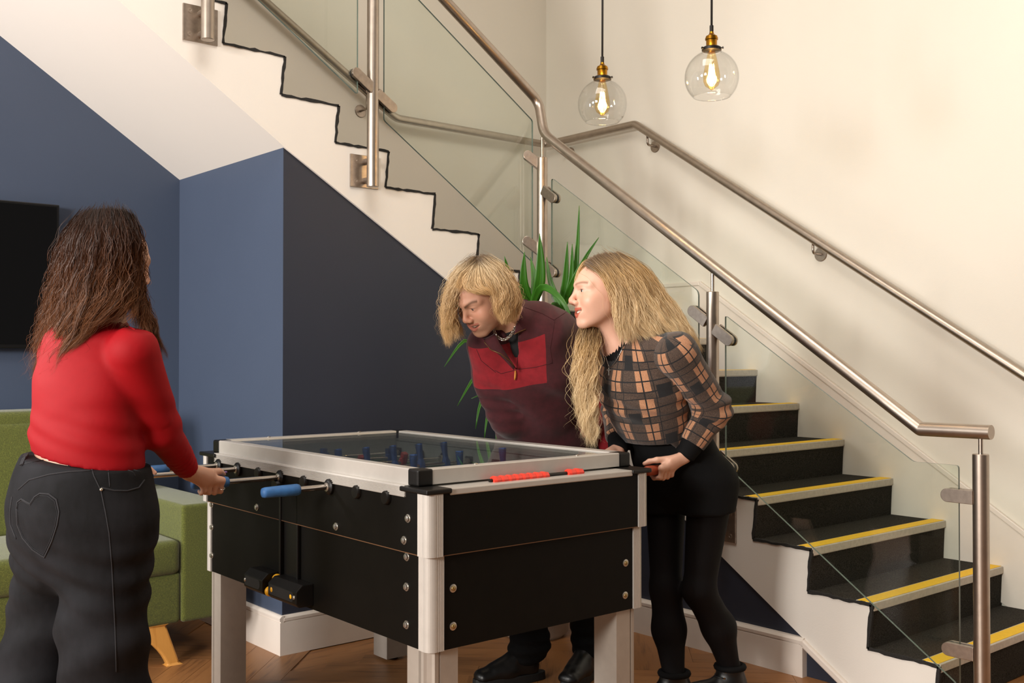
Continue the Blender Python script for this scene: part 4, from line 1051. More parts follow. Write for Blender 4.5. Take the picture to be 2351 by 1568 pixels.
M['jacket'] = jacket_mat(); M['jacket_seam'] = simple('burgundy_seam', '#3a0c12', .9)
def plaid_mat():
    m = NT('camel_and_black_plaid_knit'); u = m.attr('pu').outputs['Fac']; v = m.attr('pv').outputs['Fac']
    fu = m.math('FRACT', m.math('DIVIDE', u, .092)); fv = m.math('FRACT', m.math('DIVIDE', v, .098))
    fu2 = m.math('FRACT', m.math('DIVIDE', u, .184)); fv2 = m.math('FRACT', m.math('DIVIDE', v, .196))
    def band(x, a, b): return m.math('MULTIPLY', m.math('GREATER_THAN', x, a), m.math('LESS_THAN', x, b))
    nz = m.noise(900, 2, .7); n2 = m.noise(350, 3, .7)
    taupe = m.ramp(n2, [(.3, '#2b211b'), (.55, '#4a3a30'), (.75, '#6b5646')]); camel = m.ramp(n2, [(.3, '#96684a'), (.7, '#bd8b68')]); blk = (.006, .006, .007, 1)
    c = m.mix(m.math('MULTIPLY', band(fu, .0, .42), band(fv, .0, .70)), taupe, camel)
    par = m.math('ABSOLUTE', m.math('SUBTRACT', m.math('GREATER_THAN', fu2, .5), m.math('GREATER_THAN', fv2, .5)))
    c = m.mix(m.math('MULTIPLY', m.math('MULTIPLY', band(fu, .46, .86), band(fv, .52, .98)), par), c, blk)
    for x, a, b in ((fu, .20, .245), (fu, .90, .925), (fv, .33, .375), (fv, .70, .745), (fv, .96, .99)): c = m.mix(band(x, a, b), c, blk)
    k = m.attr('knit').outputs['Fac']; c = m.mix(m.math('GREATER_THAN', k, 0.0), c, blk)
    m.set(Base_Color=c, Roughness=.95, Sheen_Weight=.2); m.bump(nz, .5, .002); return m.m
M['plaid'] = plaid_mat()

# ================================================================ person A: red top, black jeans, seen from behind
def rodpt(i, off, z=None):
    w = Matrix.Rotation(TRZ, 3, 'Z') @ Vector((RX[i], off, 0)); return V((TX+w.x, TY+w.y, RZ if z is None else z))
DA = 2.95; baseA = V((-3.016, 1.006, 0)); fA = nrm((-.30, .95, 0)); rA = nrm((.95, .30, 0))
pa = lambda x, y, d=0.0: dep(x, y, DA+d)
hoA = pa(262, 603, -.01); RA = frame(RT*.80+FW*.55-UZ*.22, UZ+RT*.05); PA = dict(ears=False, nose=.106)
SR, ER = pa(310, 815, -.08), pa(366, 985, .05); SL, EL = pa(148, 822, .08), pa(190, 985, .22)
cR, cL = rodpt(3, -TW-.195-.066), rodpt(1, -TW-.318-.062)
WR, WL = cR+V((.045, -.085, .048)), cL+V((-.02, -.085, .060))
bodyA = Sdf()
add_head(bodyA, hoA, RA, 1.0, (pa(240, 748), .054), PA)
tors = [(pa(222, 760), .075, .055), (pa(208, 805), .125, .075), (pa(195, 900), .140, .078), (pa(196, 985), .130, .082), (pa(202, 1040), .150, .100), (pa(190, 1150), .180, .140)]
bodyA.chain(tors, rA, .05)
for S_, E_, W_ in ((SR, ER, WR), (SL, EL, WL)):
    bodyA.ecap(S_, E_, .052, None, .042, None, None, .03); bodyA.ecap(E_, W_, .042, None, .025, None, None, .02)
LEGA = [(pa(250, 1215, -.05), pa(236, 1450, -.04), pa(248, 1740, 0)), (pa(130, 1215, .07), pa(108, 1420, .10), pa(30, 1735, .04))]
for a, b, c in LEGA: bodyA.ecap(a, b, .085, None, .055, None, None, .03); bodyA.ecap(b, c, .055, None, .035, None, None, .02); bodyA.ecap(V((c[0], c[1], .05)), V((c[0], c[1], .04))+fA*.13, .035, .03, .03, .025, rA, .02); bodyA.ecap(c, V((c[0], c[1], .05)), .035)
tA, mA = add_hand(bodyA, cR, (0, 1, 0), (.86, 0, .5), (.5, 0, -.86), .0172, WR, .92)
add_hand(bodyA, cL, (0, 1, 0), (-.55, 0, .83), (-.83, 0, -.55), .0172, WL, .92)
v, f = bodyA.mesh(.011, [(hoA, .13, .005), (cR, .07, .0032), (cL, .06, .0045)])
v = relax(v, f, 1, .4)
colA = head_colors(v, hoA, RA, 1.0, dict(PA, blush='#b9735c'), '#c79a82')
personA = fast_mesh('person', v, f, M['skin'], None, baseA, None, {'col': colA})
props(personA, 'person with long dark wavy hair in a red cropped top and black jeans, back turned', 'person')
# red top
topA = Sdf()
tt = [(pa(224, 748), .062, .056), (pa(222, 775), .104, .074), (pa(208, 812), .146, .094), (pa(190, 885), .150, .096), (pa(192, 930), .150, .098), (pa(194, 985), .148, .104), (pa(198, 1020), .156, .116), (pa(204, 1075), .168, .130)]
topA.chain(tt, rA, .05)
topA.ball(pa(235, 905, .0)+fA*.085, (.115, .07, .07), np.stack([rA, fA, UZ], 1), .05)
for S_, E_, W_ in ((SR, ER, WR), (SL, EL, WL)):
    S2 = S_ + (V(S_)-E_)*.05
    topA.ecap(S2, E_, .069, None, .055, None, None, .022); topA.ecap(E_, W_+(E_-W_)*.10, .055, None, .036, None, None, .025)
cutW = nrm(WR-ER); cutL = nrm(WL-EL)
def foldsA(P):
    z = P[:, 2]; lat = (P-baseA)@rA; dz = wob(P, 9, 3)
    arm = np.exp(-(np.clip(np.linalg.norm(np.cross(P-ER, nrm(WR-ER)), axis=1)-.03, 0, 1)/.03)**2)*(((P-ER)@cutW) > -.05)
    q = np.stack([lat*5, ((P-baseA)@fA)*5, (z+.22*lat)*52], 1)
    waist = np.exp(-((z-1.045)/.06)**2)*(.45+.55*np.clip(.5+wob(P, 10, 7), 0, 1)); g = wob(q, 1.35, 3)
    mid = np.exp(-((z-1.15)/.07)**2); q2 = np.stack([lat*6, ((P-baseA)@fA)*6, (z-.45*lat)*30], 1); g2 = wob(q2, 1.3, 5)
    s = ((P-ER)@cutW); cuff = np.exp(-((s-.17)/.06)**2)*arm
    return waist*(1-arm)*.0060*g + mid*(1-arm)*.0042*g2 + .0015*wob(P, 22, 8) + cuff*.0030*np.sin(s*2*math.pi/.022+2*wob(P, 30, 9))
topA.post = foldsA
h0, h1 = pa(68, 1022, .05), pa(335, 1080, -.02)
nh = np.cross(np.cross(h1-h0, UZ)*1.0, h1-h0); nh = -nrm(nh) if nh[2] > 0 else nrm(nh)
topA.clip(h0*.5+h1*.5, nh, (pa(195, 1040), [(rA, -.3, .3), (fA, -.3, .125)])); topA.clip(WR-cutW*.012, cutW, (WR, [(cutW, -.1, .2), (rA, -.1, .1)])); topA.clip(WL-cutL*.03, cutL, (WL, [(cutL, -.1, .2), (rA, -.1, .1)]))
n0 = nrm(UZ*.93+RT*.22-FW*.1); topA.clip(pa(245, 737, -.06), n0)
vt, ft = topA.mesh(.0065, [])
keep = (((vt-WR)@cutW) < -.012) | (np.linalg.norm(vt-WR, axis=1) > .12)
o = fast_mesh('red_top', vt, ft, M['red_jersey'], personA, baseA); skA = Skin(vt, ft)
seam('neck_band', skA, [(178, 727), (230, 731), (275, 741), (310, 757)], .0022, M['red_jersey'], o, baseA, .0004)
# jeans
jA = Sdf()
jj = [(pa(200, 1030), .160, .118), (pa(197, 1060), .172, .130), (pa(190, 1110), .190, .160), (pa(184, 1165), .202, .178), (pa(180, 1215), .195, .170)]
jA.chain(jj, rA, .04)
for i, (a, b, c) in enumerate(LEGA):
    rr = (.122, .116, .125) if i == 0 else (.115, .105, .12)
    c2 = V((c[0], c[1], .10)) if i == 0 else V((c[0], c[1], .10))
    jA.ecap(a, b, rr[0], None, rr[1], None, None, .05); jA.ecap(b, c, rr[1], None, rr[2], None, None, .03); jA.ecap(c, c2, rr[2], None, rr[2], None, None, .02)
def foldsJ(P):
    z = P[:, 2]; lat = (P-baseA)@rA
    under = np.exp(-((z-.66)/.10)**2); g = np.sin((z+.55*lat+.02*wob(P, 8, 12))*2*math.pi/.085)
    knee = np.exp(-((z-.42)/.2)**2); g2 = np.sin((z-.5*lat+.03*wob(P, 6, 14))*2*math.pi/.14)
    return under*.0055*g + knee*.006*g2 + .004*wob(P, 12, 15)
jA.post = foldsJ
w0, w1 = pa(72, 1036, .05), pa(338, 1074, -.02); nw = np.cross(np.cross(w1-w0, UZ), w1-w0); nw = nrm(nw) if nw[2] > 0 else -nrm(nw)
jA.clip(w0*.5+w1*.5, nw); jA.clip((0, 0, .02), (0, 0, -1))
vj, fj = jA.mesh(.009)
jo = fast_mesh('jeans', vj, fj, M['denim'], personA, baseA); skJ = Skin(vj, fj)
z2 = lambda pts: [(x/2.667, y/2.667+980) for x, y in pts]
heart = z2([(103, 500), (108, 460), (132, 442), (185, 472), (212, 430), (245, 408), (300, 412), (345, 445), (362, 520), (350, 600), (318, 700), (272, 800), (200, 752), (140, 680), (108, 600), (103, 500)])
inner = [(x+(72-x)*.07, y+(1200-y)*.07) for x, y in heart]
pk = seam('heart_pocket', skJ, heart, .0024, M['denim_seam'], jo, baseA, .0005)
for nm, pts, r in (('pocket_stitch', inner, .0009), ('waistband_seam', z2([(150, 225), (260, 205), (415, 198), (560, 208), (700, 232), (860, 275)]), .0014), ('yoke_seam', z2([(112, 385), (180, 325), (300, 292), (420, 275), (560, 268)]), .0020),
                   ('side_seam', z2([(548, 212), (575, 300), (618, 390), (645, 520), (668, 650), (685, 850), (695, 1050), (705, 1250), (712, 1500)]), .0016),
                   ('pocket_edge', z2([(618, 372), (700, 390), (780, 392), (850, 372), (884, 325)]), .0022), ('coin_pocket', z2([(672, 368), (662, 250), (740, 252), (812, 275), (828, 300)]), .0014), ('heart_pocket', z2([(75, 428), (62, 520), (66, 600), (100, 685)]), .0022)):
    seam(nm, skJ, pts, r, M['denim_seam'], jo, baseA, .0004)
for pts in (z2([(462, 118), (448, 180), (428, 245)]), z2([(175, 150), (150, 195), (140, 235)])):
    p = skJ.line(pts, .004, 8)
    if len(p) > 2:
        mb = MB()
        for a, b in zip(p[:-1], p[1:]): mb.bar(a-baseA, b-baseA, rA, .011, .004)
        obj('belt_loop', mb, M['denim_seam'], jo)
h = skJ.hit(620/2.667, 384/2.667+980, .001)
if h: obj('rivet', MB().lathe([(.0045, 0), (.004, .002), (.001, .0028)], h[0]-baseA, h[1], 12), M['button'], jo, smooth=True)
for a, b, c in LEGA:
    sh = Sdf(); q = V((c[0], c[1], .045)); sh.ecap(q-fA*.04, q+fA*.13, .042, .045, .04, .035, rA, .02); sh.clip((0, 0, .002), (0, 0, -1)); v1, f1 = sh.mesh(.010)
    fast_mesh('shoe', v1, f1, M['rubber'], personA, baseA)
# rings and nail
h = V(mA[0]); ax_ = V((0, 1, 0))
rc = cR + ax_*.0276 + (V((.86, 0, .5))*math.cos(.95)+V((.5, 0, -.86))*math.sin(.95))*.036
tdir = nrm(-V((.86, 0, .5))*math.sin(.95)+V((.5, 0, -.86))*math.cos(.95))
e_ = np.cross(tdir, ax_)
obj('ring', MB().tube([rc-baseA+(ax_*math.cos(q)+e_*math.sin(q))*.0093 for q in np.linspace(0, 6.283, 20)[:-1]], .0011, 6, closed=True), M['silver'], personA, smooth=True)
obj('thumb_nail', MB().ball((0, 0, 0), (.004, .006, .003), 10, 8), M['nail'], personA, smooth=True).location = tuple(tA-baseA+V((.004, .004, .006)))
# hair
hv = Sdf(); hv.ball(hoA+V((0, 0, .026))-RA[:, 1]*.020, (.081, .096, .094), RA, .03)
hv.ecap(pa(215, 610, -.02), pa(175, 735, -.03), .060, .045, .040, .03, RT, .03); hv.ecap(pa(250, 620, -.02), pa(262, 705, -.02), .055, .045, .04, .035, RT, .03)
hv.ecap(pa(170, 735, -.04), pa(118, 810, .0), .032, .025, .02, .02, RT, .03)
vh, fh = hv.mesh(.008); vh = vh + np.stack([wob(vh*V((1, 1, .35)), 60, 4)]*3, 1)*nrm(FW)*.004
cap_t = np.clip((hoA[2]+.13-vh[:, 2])/.45, 0, 1); capp = (vh, fh, cap_t, np.full(len(vh), .75))
gA = [pxg([(200, 497, .0), (152, 560, .0), (130, 640, .01), (108, 720, .02), (90, 790, .03), (70, 872, .04)], DA),
      pxg([(215, 488, -.05), (182, 545, -.10), (158, 650, -.08), (138, 735, -.07), (108, 805, -.05), (80, 872, -.02)], DA),
      pxg([(232, 486, -.07), (214, 545, -.135), (195, 650, -.12), (172, 735, -.13), (146, 795, -.12), (108, 868, -.10)], DA),
      pxg([(250, 486, -.08), (246, 545, -.145), (240, 650, -.13), (218, 710, -.13), (188, 758, -.13), (146, 830, -.12)], DA),
      pxg([(265, 488, -.08), (276, 545, -.135), (278, 640, -.12), (266, 690, -.125), (246, 714, -.13), (206, 750, -.13)], DA),
      pxg([(280, 491, -.06), (302, 548, -.10), (307, 640, -.09), (300, 690, -.10), (292, 716, -.11), (276, 742, -.11)], DA),
      pxg([(285, 492, -.02), (309, 555, -.03), (308, 640, -.05), (314, 700, -.05), (338, 752, -.05), (356, 800, -.04), (362, 828, -.03)], DA)]
partsA = [capp, strands(gA, 6500, 30, .0007, .0085, .11, .0055, FW, .035, 110, .62, 21, .80, .0025),
          strands(gA, 1100, 32, .0005, .014, .08, .014, FW, .05, 150, .25, 22, .6, .007),
          strands([[p-RT*.008 for p in gA[0]], gA[0], gA[1]], 700, 30, .0005, .014, .065, .010, FW, .02, 60, .3, 23, .55, .007),
          strands([gA[6], [p+RT*.012+FW*.03 for p in gA[6]]], 500, 30, .0006, .012, .09, .004, FW, .02, 7, .8, 24, .85, .003)]
# front locks over the right shoulder
gF = [pxg([(306, 590, .0), (312, 650, .02), (334, 690, .04), (352, 740, .03), (342, 770, .0), (362, 830, -.02)], DA), pxg([(306, 580, -.02), (310, 640, .0), (316, 690, .02), (328, 740, .0), (345, 775, -.04), (366, 815, -.04)], DA)]
partsA.append(strands(gF, 420, 30, .0006, .010, .08, .004, FW, .02, 6, .85, 25, .8, .004))
hair_obj('hair', partsA, M['hair_brown'], personA, baseA, 'long dark brown wavy hair', M['scalp_brown'])

# ================================================================ person B: burgundy half-zip, leaning over the far side
baseB = V((-3.05, 2.78, 0)); fB = nrm((.48, -.87, 0)); rB = nrm((-.87, -.48, 0))
pb = lambda x, y, d: dep(x, y, d)
hoB = pb(1106, 684, 3.72); RB = frame(-.62*RT-.55*FW-.55*UZ, -.35*RT-.45*FW+.8*UZ); PB = dict(nose=.110, mo=.0080, mc=.013, eye=.0017, jaw=1.06, frown=.008, browt=.005, brow=.9, browc='#5a402c', lip='#b4695a', stubble=.28, look=(0, 1, -.3))
neckB = pb(1176, 742, 3.83)
SRb, ERb = pb(1122, 802, 3.86), pb(1166, 955, 3.93); SLb, ELb = pb(1288, 775, 3.93), pb(1368, 935, 4.04)
cRb, cLb = rodpt(2, TW+.16+.07), rodpt(4, TW+.14+.07)
WRb, WLb = cRb+V((-.02, .075, .06)), cLb+V((.03, .075, .06))
bodyB = Sdf(); add_head(bodyB, hoB, RB, 1.03, (neckB, .056), PB)
ch = [(neckB, .07, .06), (pb(1206, 785, 3.88), .150, .085), (pb(1214, 855, 3.93), .150, .10), (pb(1234, 960, 4.02), .135, .095), (pb(1262, 1040, 4.12), .15, .105)]
bodyB.chain(ch, rB, .04)
for S_, E_, W_ in ((SRb, ERb, WRb), (SLb, ELb, WLb)): bodyB.ecap(S_, E_, .05, None, .042, None, None, .03); bodyB.ecap(E_, W_, .042, None, .027, None, None, .02)
add_hand(bodyB, cRb, (0, -1, 0), (-.5, 0, .86), (-.86, 0, -.5), .0172, WRb); add_hand(bodyB, cLb, (0, -1, 0), (.5, 0, .86), (.86, 0, -.5), .0172, WLb)
hipB = pb(1268, 1045, 4.14)
# feet: heel on the floor where the photo shows it
hR, hL = onpl(1252, 1556, 2, 0), onpl(1372, 1538, 2, 0); dR, dL = nrm(onpl(1106, 1576, 2, 0)-hR), nrm(onpl(1288, 1592, 2, 0)-hL); fR, fL = hR+dR*.097, hL+dL*.097
LEGB = []
for ft_, dd, sx_ in ((fR, dR, 1), (fL, dL, -1)):
    hp = hipB+rB*.085*sx_; kn = V((hp[0]*.5+ft_[0]*.5, hp[1]*.5+ft_[1]*.5, .50))+fB*.04; an = ft_-dd*.03+V((0, 0, .09)); LEGB.append((hp, kn, an, ft_, dd))
    bodyB.ecap(hp, kn, .085, None, .055, None, None, .03); bodyB.ecap(kn, an, .05, None, .036, None, None, .02); bodyB.ecap(an, ft_+dd*.10+V((0, 0, .045)), .026, None, .020)
v, f = bodyB.mesh(.011, [(hoB, .135, .0030)]); v = relax(v, f, 1, .35)
colB = head_colors(v, hoB, RB, 1.03, PB, '#c9987e')
personB = fast_mesh('person', v, f, M['skin'], None, baseB, None, {'col': colB}); skBody = Skin(v, f)
props(personB, 'person with chin-length bleached hair in a burgundy half-zip bending over the table', 'person')
face_parts(personB, baseB, hoB, RB, 1.03, PB)
ts = Sdf(); ts.chain([(neckB+V((0, 0, -.010)), .068, .066), (pb(1200, 785, 3.875), .105, .100), (pb(1212, 850, 3.93), .12, .112), (pb(1234, 960, 4.02), .12, .09)], rB, .04)
vts, fts = ts.mesh(.008); fast_mesh('t_shirt', vts, fts, M['tshirt'], personB, baseB)
axB = nrm(pb(1250, 1010, 4.08)-neckB)
jB = Sdf()
jc = [(neckB+V((0, 0, -.02)), .085, .075), (pb(1208, 770, 3.885), .150, .115), (pb(1213, 850, 3.93), .170, .135), (pb(1228, 930, 4.0), .168, .135), (pb(1246, 1010, 4.08), .165, .130), (pb(1262, 1060, 4.14), .165, .130)]
jB.chain(jc, rB, .05)
for S_, E_, W_ in ((SRb, ERb, WRb), (SLb, ELb, WLb)):
    jB.ecap(S_+(S_-E_)*.06, E_, .074, None, .066, None, None, .05); jB.ecap(E_, W_+(E_-W_)*.05, .066, None, .045, None, None, .03)
jB.ecap(pb(1335, 905, 4.10), pb(1388, 1015, 4.14), .050, None, .055, None, None, .03)
# open neck
jB.ecap(pb(1150, 745, 3.68), pb(1181, 842, 3.76), .042, .20, .004, .16, rB, .008, 1.0, 's')
def foldsB(P):
    s = (P-neckB)@axB; lat = (P-neckB)@rB; arm = np.minimum(np.linalg.norm(np.cross(P-SRb, nrm(ERb-SRb)), axis=1), np.linalg.norm(np.cross(P-ELb, nrm(WLb-ELb)), axis=1)) < .085
    diag = np.sin((s*.55+lat*.9+.02*wob(P, 7, 31))*2*math.pi/.15)*np.exp(-((s-.26)/.13)**2)
    el = np.sin((P[:, 2]*1.0+.03*wob(P, 9, 32))*2*math.pi/.055)
    return .009*diag + .0055*wob(P, 11, 33) + .0025*wob(P, 28, 34) + arm*.0042*el*np.exp(-((P[:, 2]-1.08)/.10)**2)
jB.post = foldsB
vjb, fjb = jB.mesh(.0075)
vjb = relax(vjb, fjb, 1, .4)
s_ = (vjb-neckB)@axB; lat_ = (vjb-neckB)@rB; fw_ = (vjb-(neckB+np.outer(s_, axB)))@fB
dist = lambda p, a, b: np.linalg.norm(p-(a+np.outer(np.clip((p-a)@(b-a)/((b-a)@(b-a)), 0, 1), b-a)), axis=1)
dax = dist(vjb, neckB, pb(1250, 1010, 4.08))
arm_d = np.minimum(dist(vjb, SRb, ERb), dist(vjb, SLb, ELb)); armf = np.minimum(dist(vjb, ERb, WRb), dist(vjb, ELb, WLb))
panel = np.minimum.reduce([s_-.030+.12*np.clip(-fw_+.06, 0, 1), .188-s_, np.where(lat_ > 0, .150, .135)-np.abs(lat_), fw_+.025])
back = np.minimum.reduce([s_-.22, .50-s_, -lat_-.02, -fw_+.03])
flank = .075-dist(vjb, pb(1352, 930, 4.10), pb(1390, 1020, 4.14)); panel = np.maximum.reduce([panel, back, np.minimum(flank, dist(vjb, ELb, WLb)-.068)])
jo = fast_mesh('half_zip_jacket', vjb, fjb, M['jacket'], personB, baseB, {'panel': panel}); skB = Skin(vjb, fjb)
for pts in ([(1136, 850), (1150, 858), (1190, 848), (1230, 843), (1268, 833)], [(1274, 734), (1268, 770), (1263, 800), (1268, 835)], [(1205, 706), (1245, 720), (1272, 735), (1300, 716)], [(1094, 802), (1105, 828), (1138, 855)], [(1190, 795), (1188, 830), (1186, 850)]):
    seam('seam', skB, pts, .0009, M['jacket_seam'], jo, baseB, .0004)
# collar flaps and zip
def strip(A, B, n=14, th=.004):
    # two-sided band of cloth between two edge curves
    a, b = resample([dep(*p) for p in A], n), resample([dep(*p) for p in B], n); vs = []; m = 5
    nn = nrm(np.cross(a[-1]-a[0], b[n//2]-a[n//2])); nn = nn if np.dot(nn, FW) < 0 else -nn
    for s__ in (0, 1):
        for i in range(n):
            for j in range(m): u = j/(m-1); vs.append(a[i]*(1-u)+b[i]*u + nn*(.006*math.sin(u*math.pi)-s__*th))
    q = lambda s__, i, j: s__*n*m+i*m+j
    fs = [(q(0, i, j), q(0, i, j+1), q(0, i+1, j+1), q(0, i+1, j)) for i in range(n-1) for j in range(m-1)] + [(q(1, i, j), q(1, i+1, j), q(1, i+1, j+1), q(1, i, j+1)) for i in range(n-1) for j in range(m-1)]
    fs += [(q(0, i, j), q(0, i+1, j), q(1, i+1, j), q(1, i, j)) for i in range(n-1) for j in (0, m-1)] + [(q(0, i, j), q(0, i, j+1), q(1, i, j+1), q(1, i, j)) for i in (0, n-1) for j in range(m-1)]
    return np.array(vs), np.array(fs)
s1 = strip([(1186, 690, 3.84), (1188, 712, 3.79), (1187, 738, 3.755), (1181, 768, 3.728)], [(1212, 688, 3.90), (1214, 712, 3.83), (1213, 736, 3.785), (1208, 759, 3.755)])
s2 = strip([(1136, 766, 3.705), (1148, 790, 3.71), (1164, 815, 3.725), (1182, 842, 3.745)], [(1110, 778, 3.735), (1122, 797, 3.725), (1146, 815, 3.725), (1180, 850, 3.745)])
vc = np.concatenate([s1[0], s2[0]]); fc = np.concatenate([s1[1], s2[1]+len(s1[0])])
co_ = fast_mesh('collar', vc, fc, M['jacket'], jo, baseB, {'panel': np.full(len(vc), -1.0)}); skC = Skin(np.concatenate([vjb, vc]), np.concatenate([fjb, fc+len(vjb)]))
seam('zip', skC, [(1207, 756), (1192, 762), (1180, 768), (1180, 800), (1182, 830), (1184, 848)], .0022, M['zip'], jo, baseB, .001)
seam('zip', skC, [(1112, 785), (1126, 802), (1150, 812), (1170, 828), (1184, 846)], .0022, M['zip'], jo, baseB, .001)
q = skC.hit(1184, 850, .006)
if q:
    p = [q[0]-baseB+V(o) for o in ((0, 0, 0), (0, 0, -.012), (-.001, 0, -.024), (-.004, .0, -.034))]; obj('zip_pull', MB().tube(p, [.0022, .0036, .0036, .002], 8), M['pull'], jo, smooth=True)
# chain necklace: interlocking curb links
pts = [dep(x, y, d) for x, y, d in ((1133, 752, 3.76), (1136, 764, 3.742), (1143, 774, 3.728), (1154, 780, 3.722), (1166, 776, 3.724), (1175, 766, 3.735), (1182, 752, 3.755), (1186, 738, 3.79))]
cp = resample(pts, 26); nk = MB()
for i in range(len(cp)-1):
    c = (cp[i]+cp[i+1])/2; t = nrm(cp[i+1]-cp[i]); o_ = nrm(-FW-t*np.dot(-FW, t)); sd = np.cross(t, o_); tw = .5 if i % 2 else -.5
    e1, e2 = t, sd*math.cos(tw)+o_*math.sin(tw)
    nk.tube([c-baseB+e1*.0062*math.cos(a)+e2*.0046*math.sin(a) for a in np.linspace(0, 6.283, 11)[:-1]], .0016, 5, closed=True)
obj('chain_necklace', nk, M['silver'], personB, smooth=True, label='chunky silver chain necklace')
# trousers and shoes
tr = Sdf(); tr.chain([(pb(1255, 1015, 4.1), .15, .115), (hipB, .165, .13)], rB, .03)
for hp, kn, an, ft_, dd in LEGB: tr.ecap(hp, kn, .10, None, .085, None, None, .04); tr.ecap(kn, an+V((0, 0, .06)), .085, None, .075, None, None, .03); tr.ecap(an+V((0, 0, .06)), an+V((0, 0, .035))+dd*.02, .075, None, .068, None, None, .02)
tr.post = lambda P: .005*wob(P, 16, 41)+.004*np.sin(P[:, 2]*2*math.pi/.05+2*wob(P, 9, 42))*np.exp(-((P[:, 2]-.14)/.08)**2)
vv, ff = tr.mesh(.009); fast_mesh('trousers', vv, ff, M['black_cloth'], personB, baseB)
def sneaker(parent, base, ft_, dd, name='shoe', L=.27):
    lt = np.cross(dd, UZ); s = Sdf(); h_ = ft_-dd*.03
    s.ecap(h_+V((0, 0, .055)), h_+dd*.10+V((0, 0, .050)), .036, .045, .040, .042, lt, .03); s.ecap(h_+dd*.10+V((0, 0, .048)), h_+dd*.20+V((0, 0, .036)), .044, .038, .042, .030, lt, .03)
    s.ecap(h_+dd*.01+V((0, 0, .08)), h_+dd*.06+V((0, 0, .10)), .036, .04, .034, .03, lt, .03); s.ecap(h_+dd*.06+V((0, 0, .095)), h_+dd*.15+V((0, 0, .062)), .028, .022, .03, .02, lt, .02)
    s.clip((0, 0, .026), (0, 0, -1)); v1, f1 = s.mesh(.006); so = fast_mesh(name, v1, f1, M['shoe_black'], parent, base)
    pts = []
    for t in np.linspace(0, 2*math.pi, 30)[:-1]:
        x_ = math.cos(t); y_ = math.sin(t); pts.append(h_+dd*(.085+.152*x_)+lt*(.044+.006*x_)*np.sign(y_)*abs(y_)**.75)
    mb = MB(); n = len(pts); mb.add([p-base+V((0, 0, .001)) for p in pts]+[p-base+(p-h_-dd*.085)*-.02+V((0, 0, .032)) for p in pts], [tuple(range(n))[::-1], tuple(range(n, 2*n))]+[(i, (i+1) % n, n+(i+1) % n, n+i) for i in range(n)])
    obj('sole', mb, M['rubber'], so, bevel=.003)
    for i in range(4):
        p = h_+dd*(.075+.025*i)+V((0, 0, .122-.017*i)); obj('lace', MB().tube([p-base+lt*.024-V((0, 0, .012)), p-base, p-base-lt*.024-V((0, 0, .012))], .003, 6), M['black_cloth'], so, smooth=True)
    p = h_+dd*.172+V((0, 0, .066)); obj('lace_tag', MB().bar(p-base-lt*.010, p-base+lt*.010, dd, .008, .002), M['silver'], so)
    return so
for hp, kn, an, ft_, dd in LEGB: sneaker(personB, baseB, ft_, dd)
# hair
gl = lambda p: hoB + RB@(V(p)*1.03)
hv = Sdf(); hv.ball(gl((0, -.036, .030)), (.084, .092, .094), RB, .03); hv.ball(gl((0, .115, -.045)), (.080, .085, .090), RB, .015, 's')
hv.ecap(pb(1168, 680, 3.72), pb(1168, 725, 3.70), .030, .035, .022, .025, RT, .03); hv.ecap(pb(1040, 690, 3.70), pb(1035, 750, 3.68), .018, .03, .018, .025, RT, .03)
vh, fh = hv.mesh(.006); 
capB = (vh, fh, np.clip((hoB[2]+.10-vh[:, 2])/.28, .03, 1), np.full(len(vh), .55))
DB = 3.72
gL = [pxg([(1088, 596, -.03), (1045, 628, .00), (1022, 680, .02), (1014, 735, .02), (1024, 795, .01)], DB), pxg([(1090, 594, -.05), (1050, 632, -.04), (1028, 685, -.04), (1022, 740, -.04), (1032, 798, -.04)], DB),
      pxg([(1092, 597, -.07), (1058, 635, -.08), (1038, 682, -.09), (1036, 735, -.08), (1048, 785, -.07)], DB), pxg([(1094, 602, -.07), (1066, 640, -.085), (1045, 685, -.075), (1050, 740, -.03), (1070, 775, -.01)], DB)]
gR = [pxg([(1096, 600, -.07), (1112, 632, -.10), (1130, 668, -.115), (1136, 705, -.115), (1146, 738, -.11)], DB), pxg([(1100, 596, -.06), (1130, 625, -.10), (1152, 668, -.115), (1152, 710, -.115), (1158, 748, -.11)], DB),
      pxg([(1106, 592, -.04), (1148, 618, -.07), (1174, 662, -.09), (1174, 708, -.09), (1170, 745, -.08)], DB), pxg([(1112, 591, -.01), (1162, 618, -.02), (1190, 665, -.03), (1194, 705, -.04), (1180, 738, -.05)], DB)]
gT = [pxg([(1094, 598, -.07), (1062, 628, -.095), (1046, 655, -.11), (1044, 672, -.115)], DB), pxg([(1096, 600, -.07), (1078, 632, -.10), (1072, 660, -.12), (1096, 672, -.125), (1118, 676, -.12)], DB),
      pxg([(1098, 600, -.07), (1098, 632, -.105), (1104, 658, -.125), (1124, 668, -.125), (1136, 680, -.12)], DB), pxg([(1100, 600, -.07), (1116, 632, -.105), (1130, 656, -.12), (1138, 676, -.12)], DB)]
ph = [capB, strands(gL, 2300, 28, .0006, .0065, .075, .0045, FW, .03, 40, .6, 51, .8, .003, wpow=1.6), strands(gR, 2800, 28, .0006, .0065, .075, .0045, FW, .03, 46, .6, 52, .8, .003, wpow=1.6),
      strands(gT, 1500, 20, .0006, .003, .06, .003, FW, .012, 50, .5, 53, .85, .001), strands(gL, 260, 26, .0004, .013, .045, .012, FW, .03, 60, .2, 54, .7, .007), strands(gR, 260, 26, .0004, .012, .045, .010, FW, .03, 60, .2, 55, .7, .007)]
hair_obj('hair', ph, M['hair_bleached'], personB, baseB, 'chin-length bleached wavy hair with dark roots', M['scalp_bleached'])

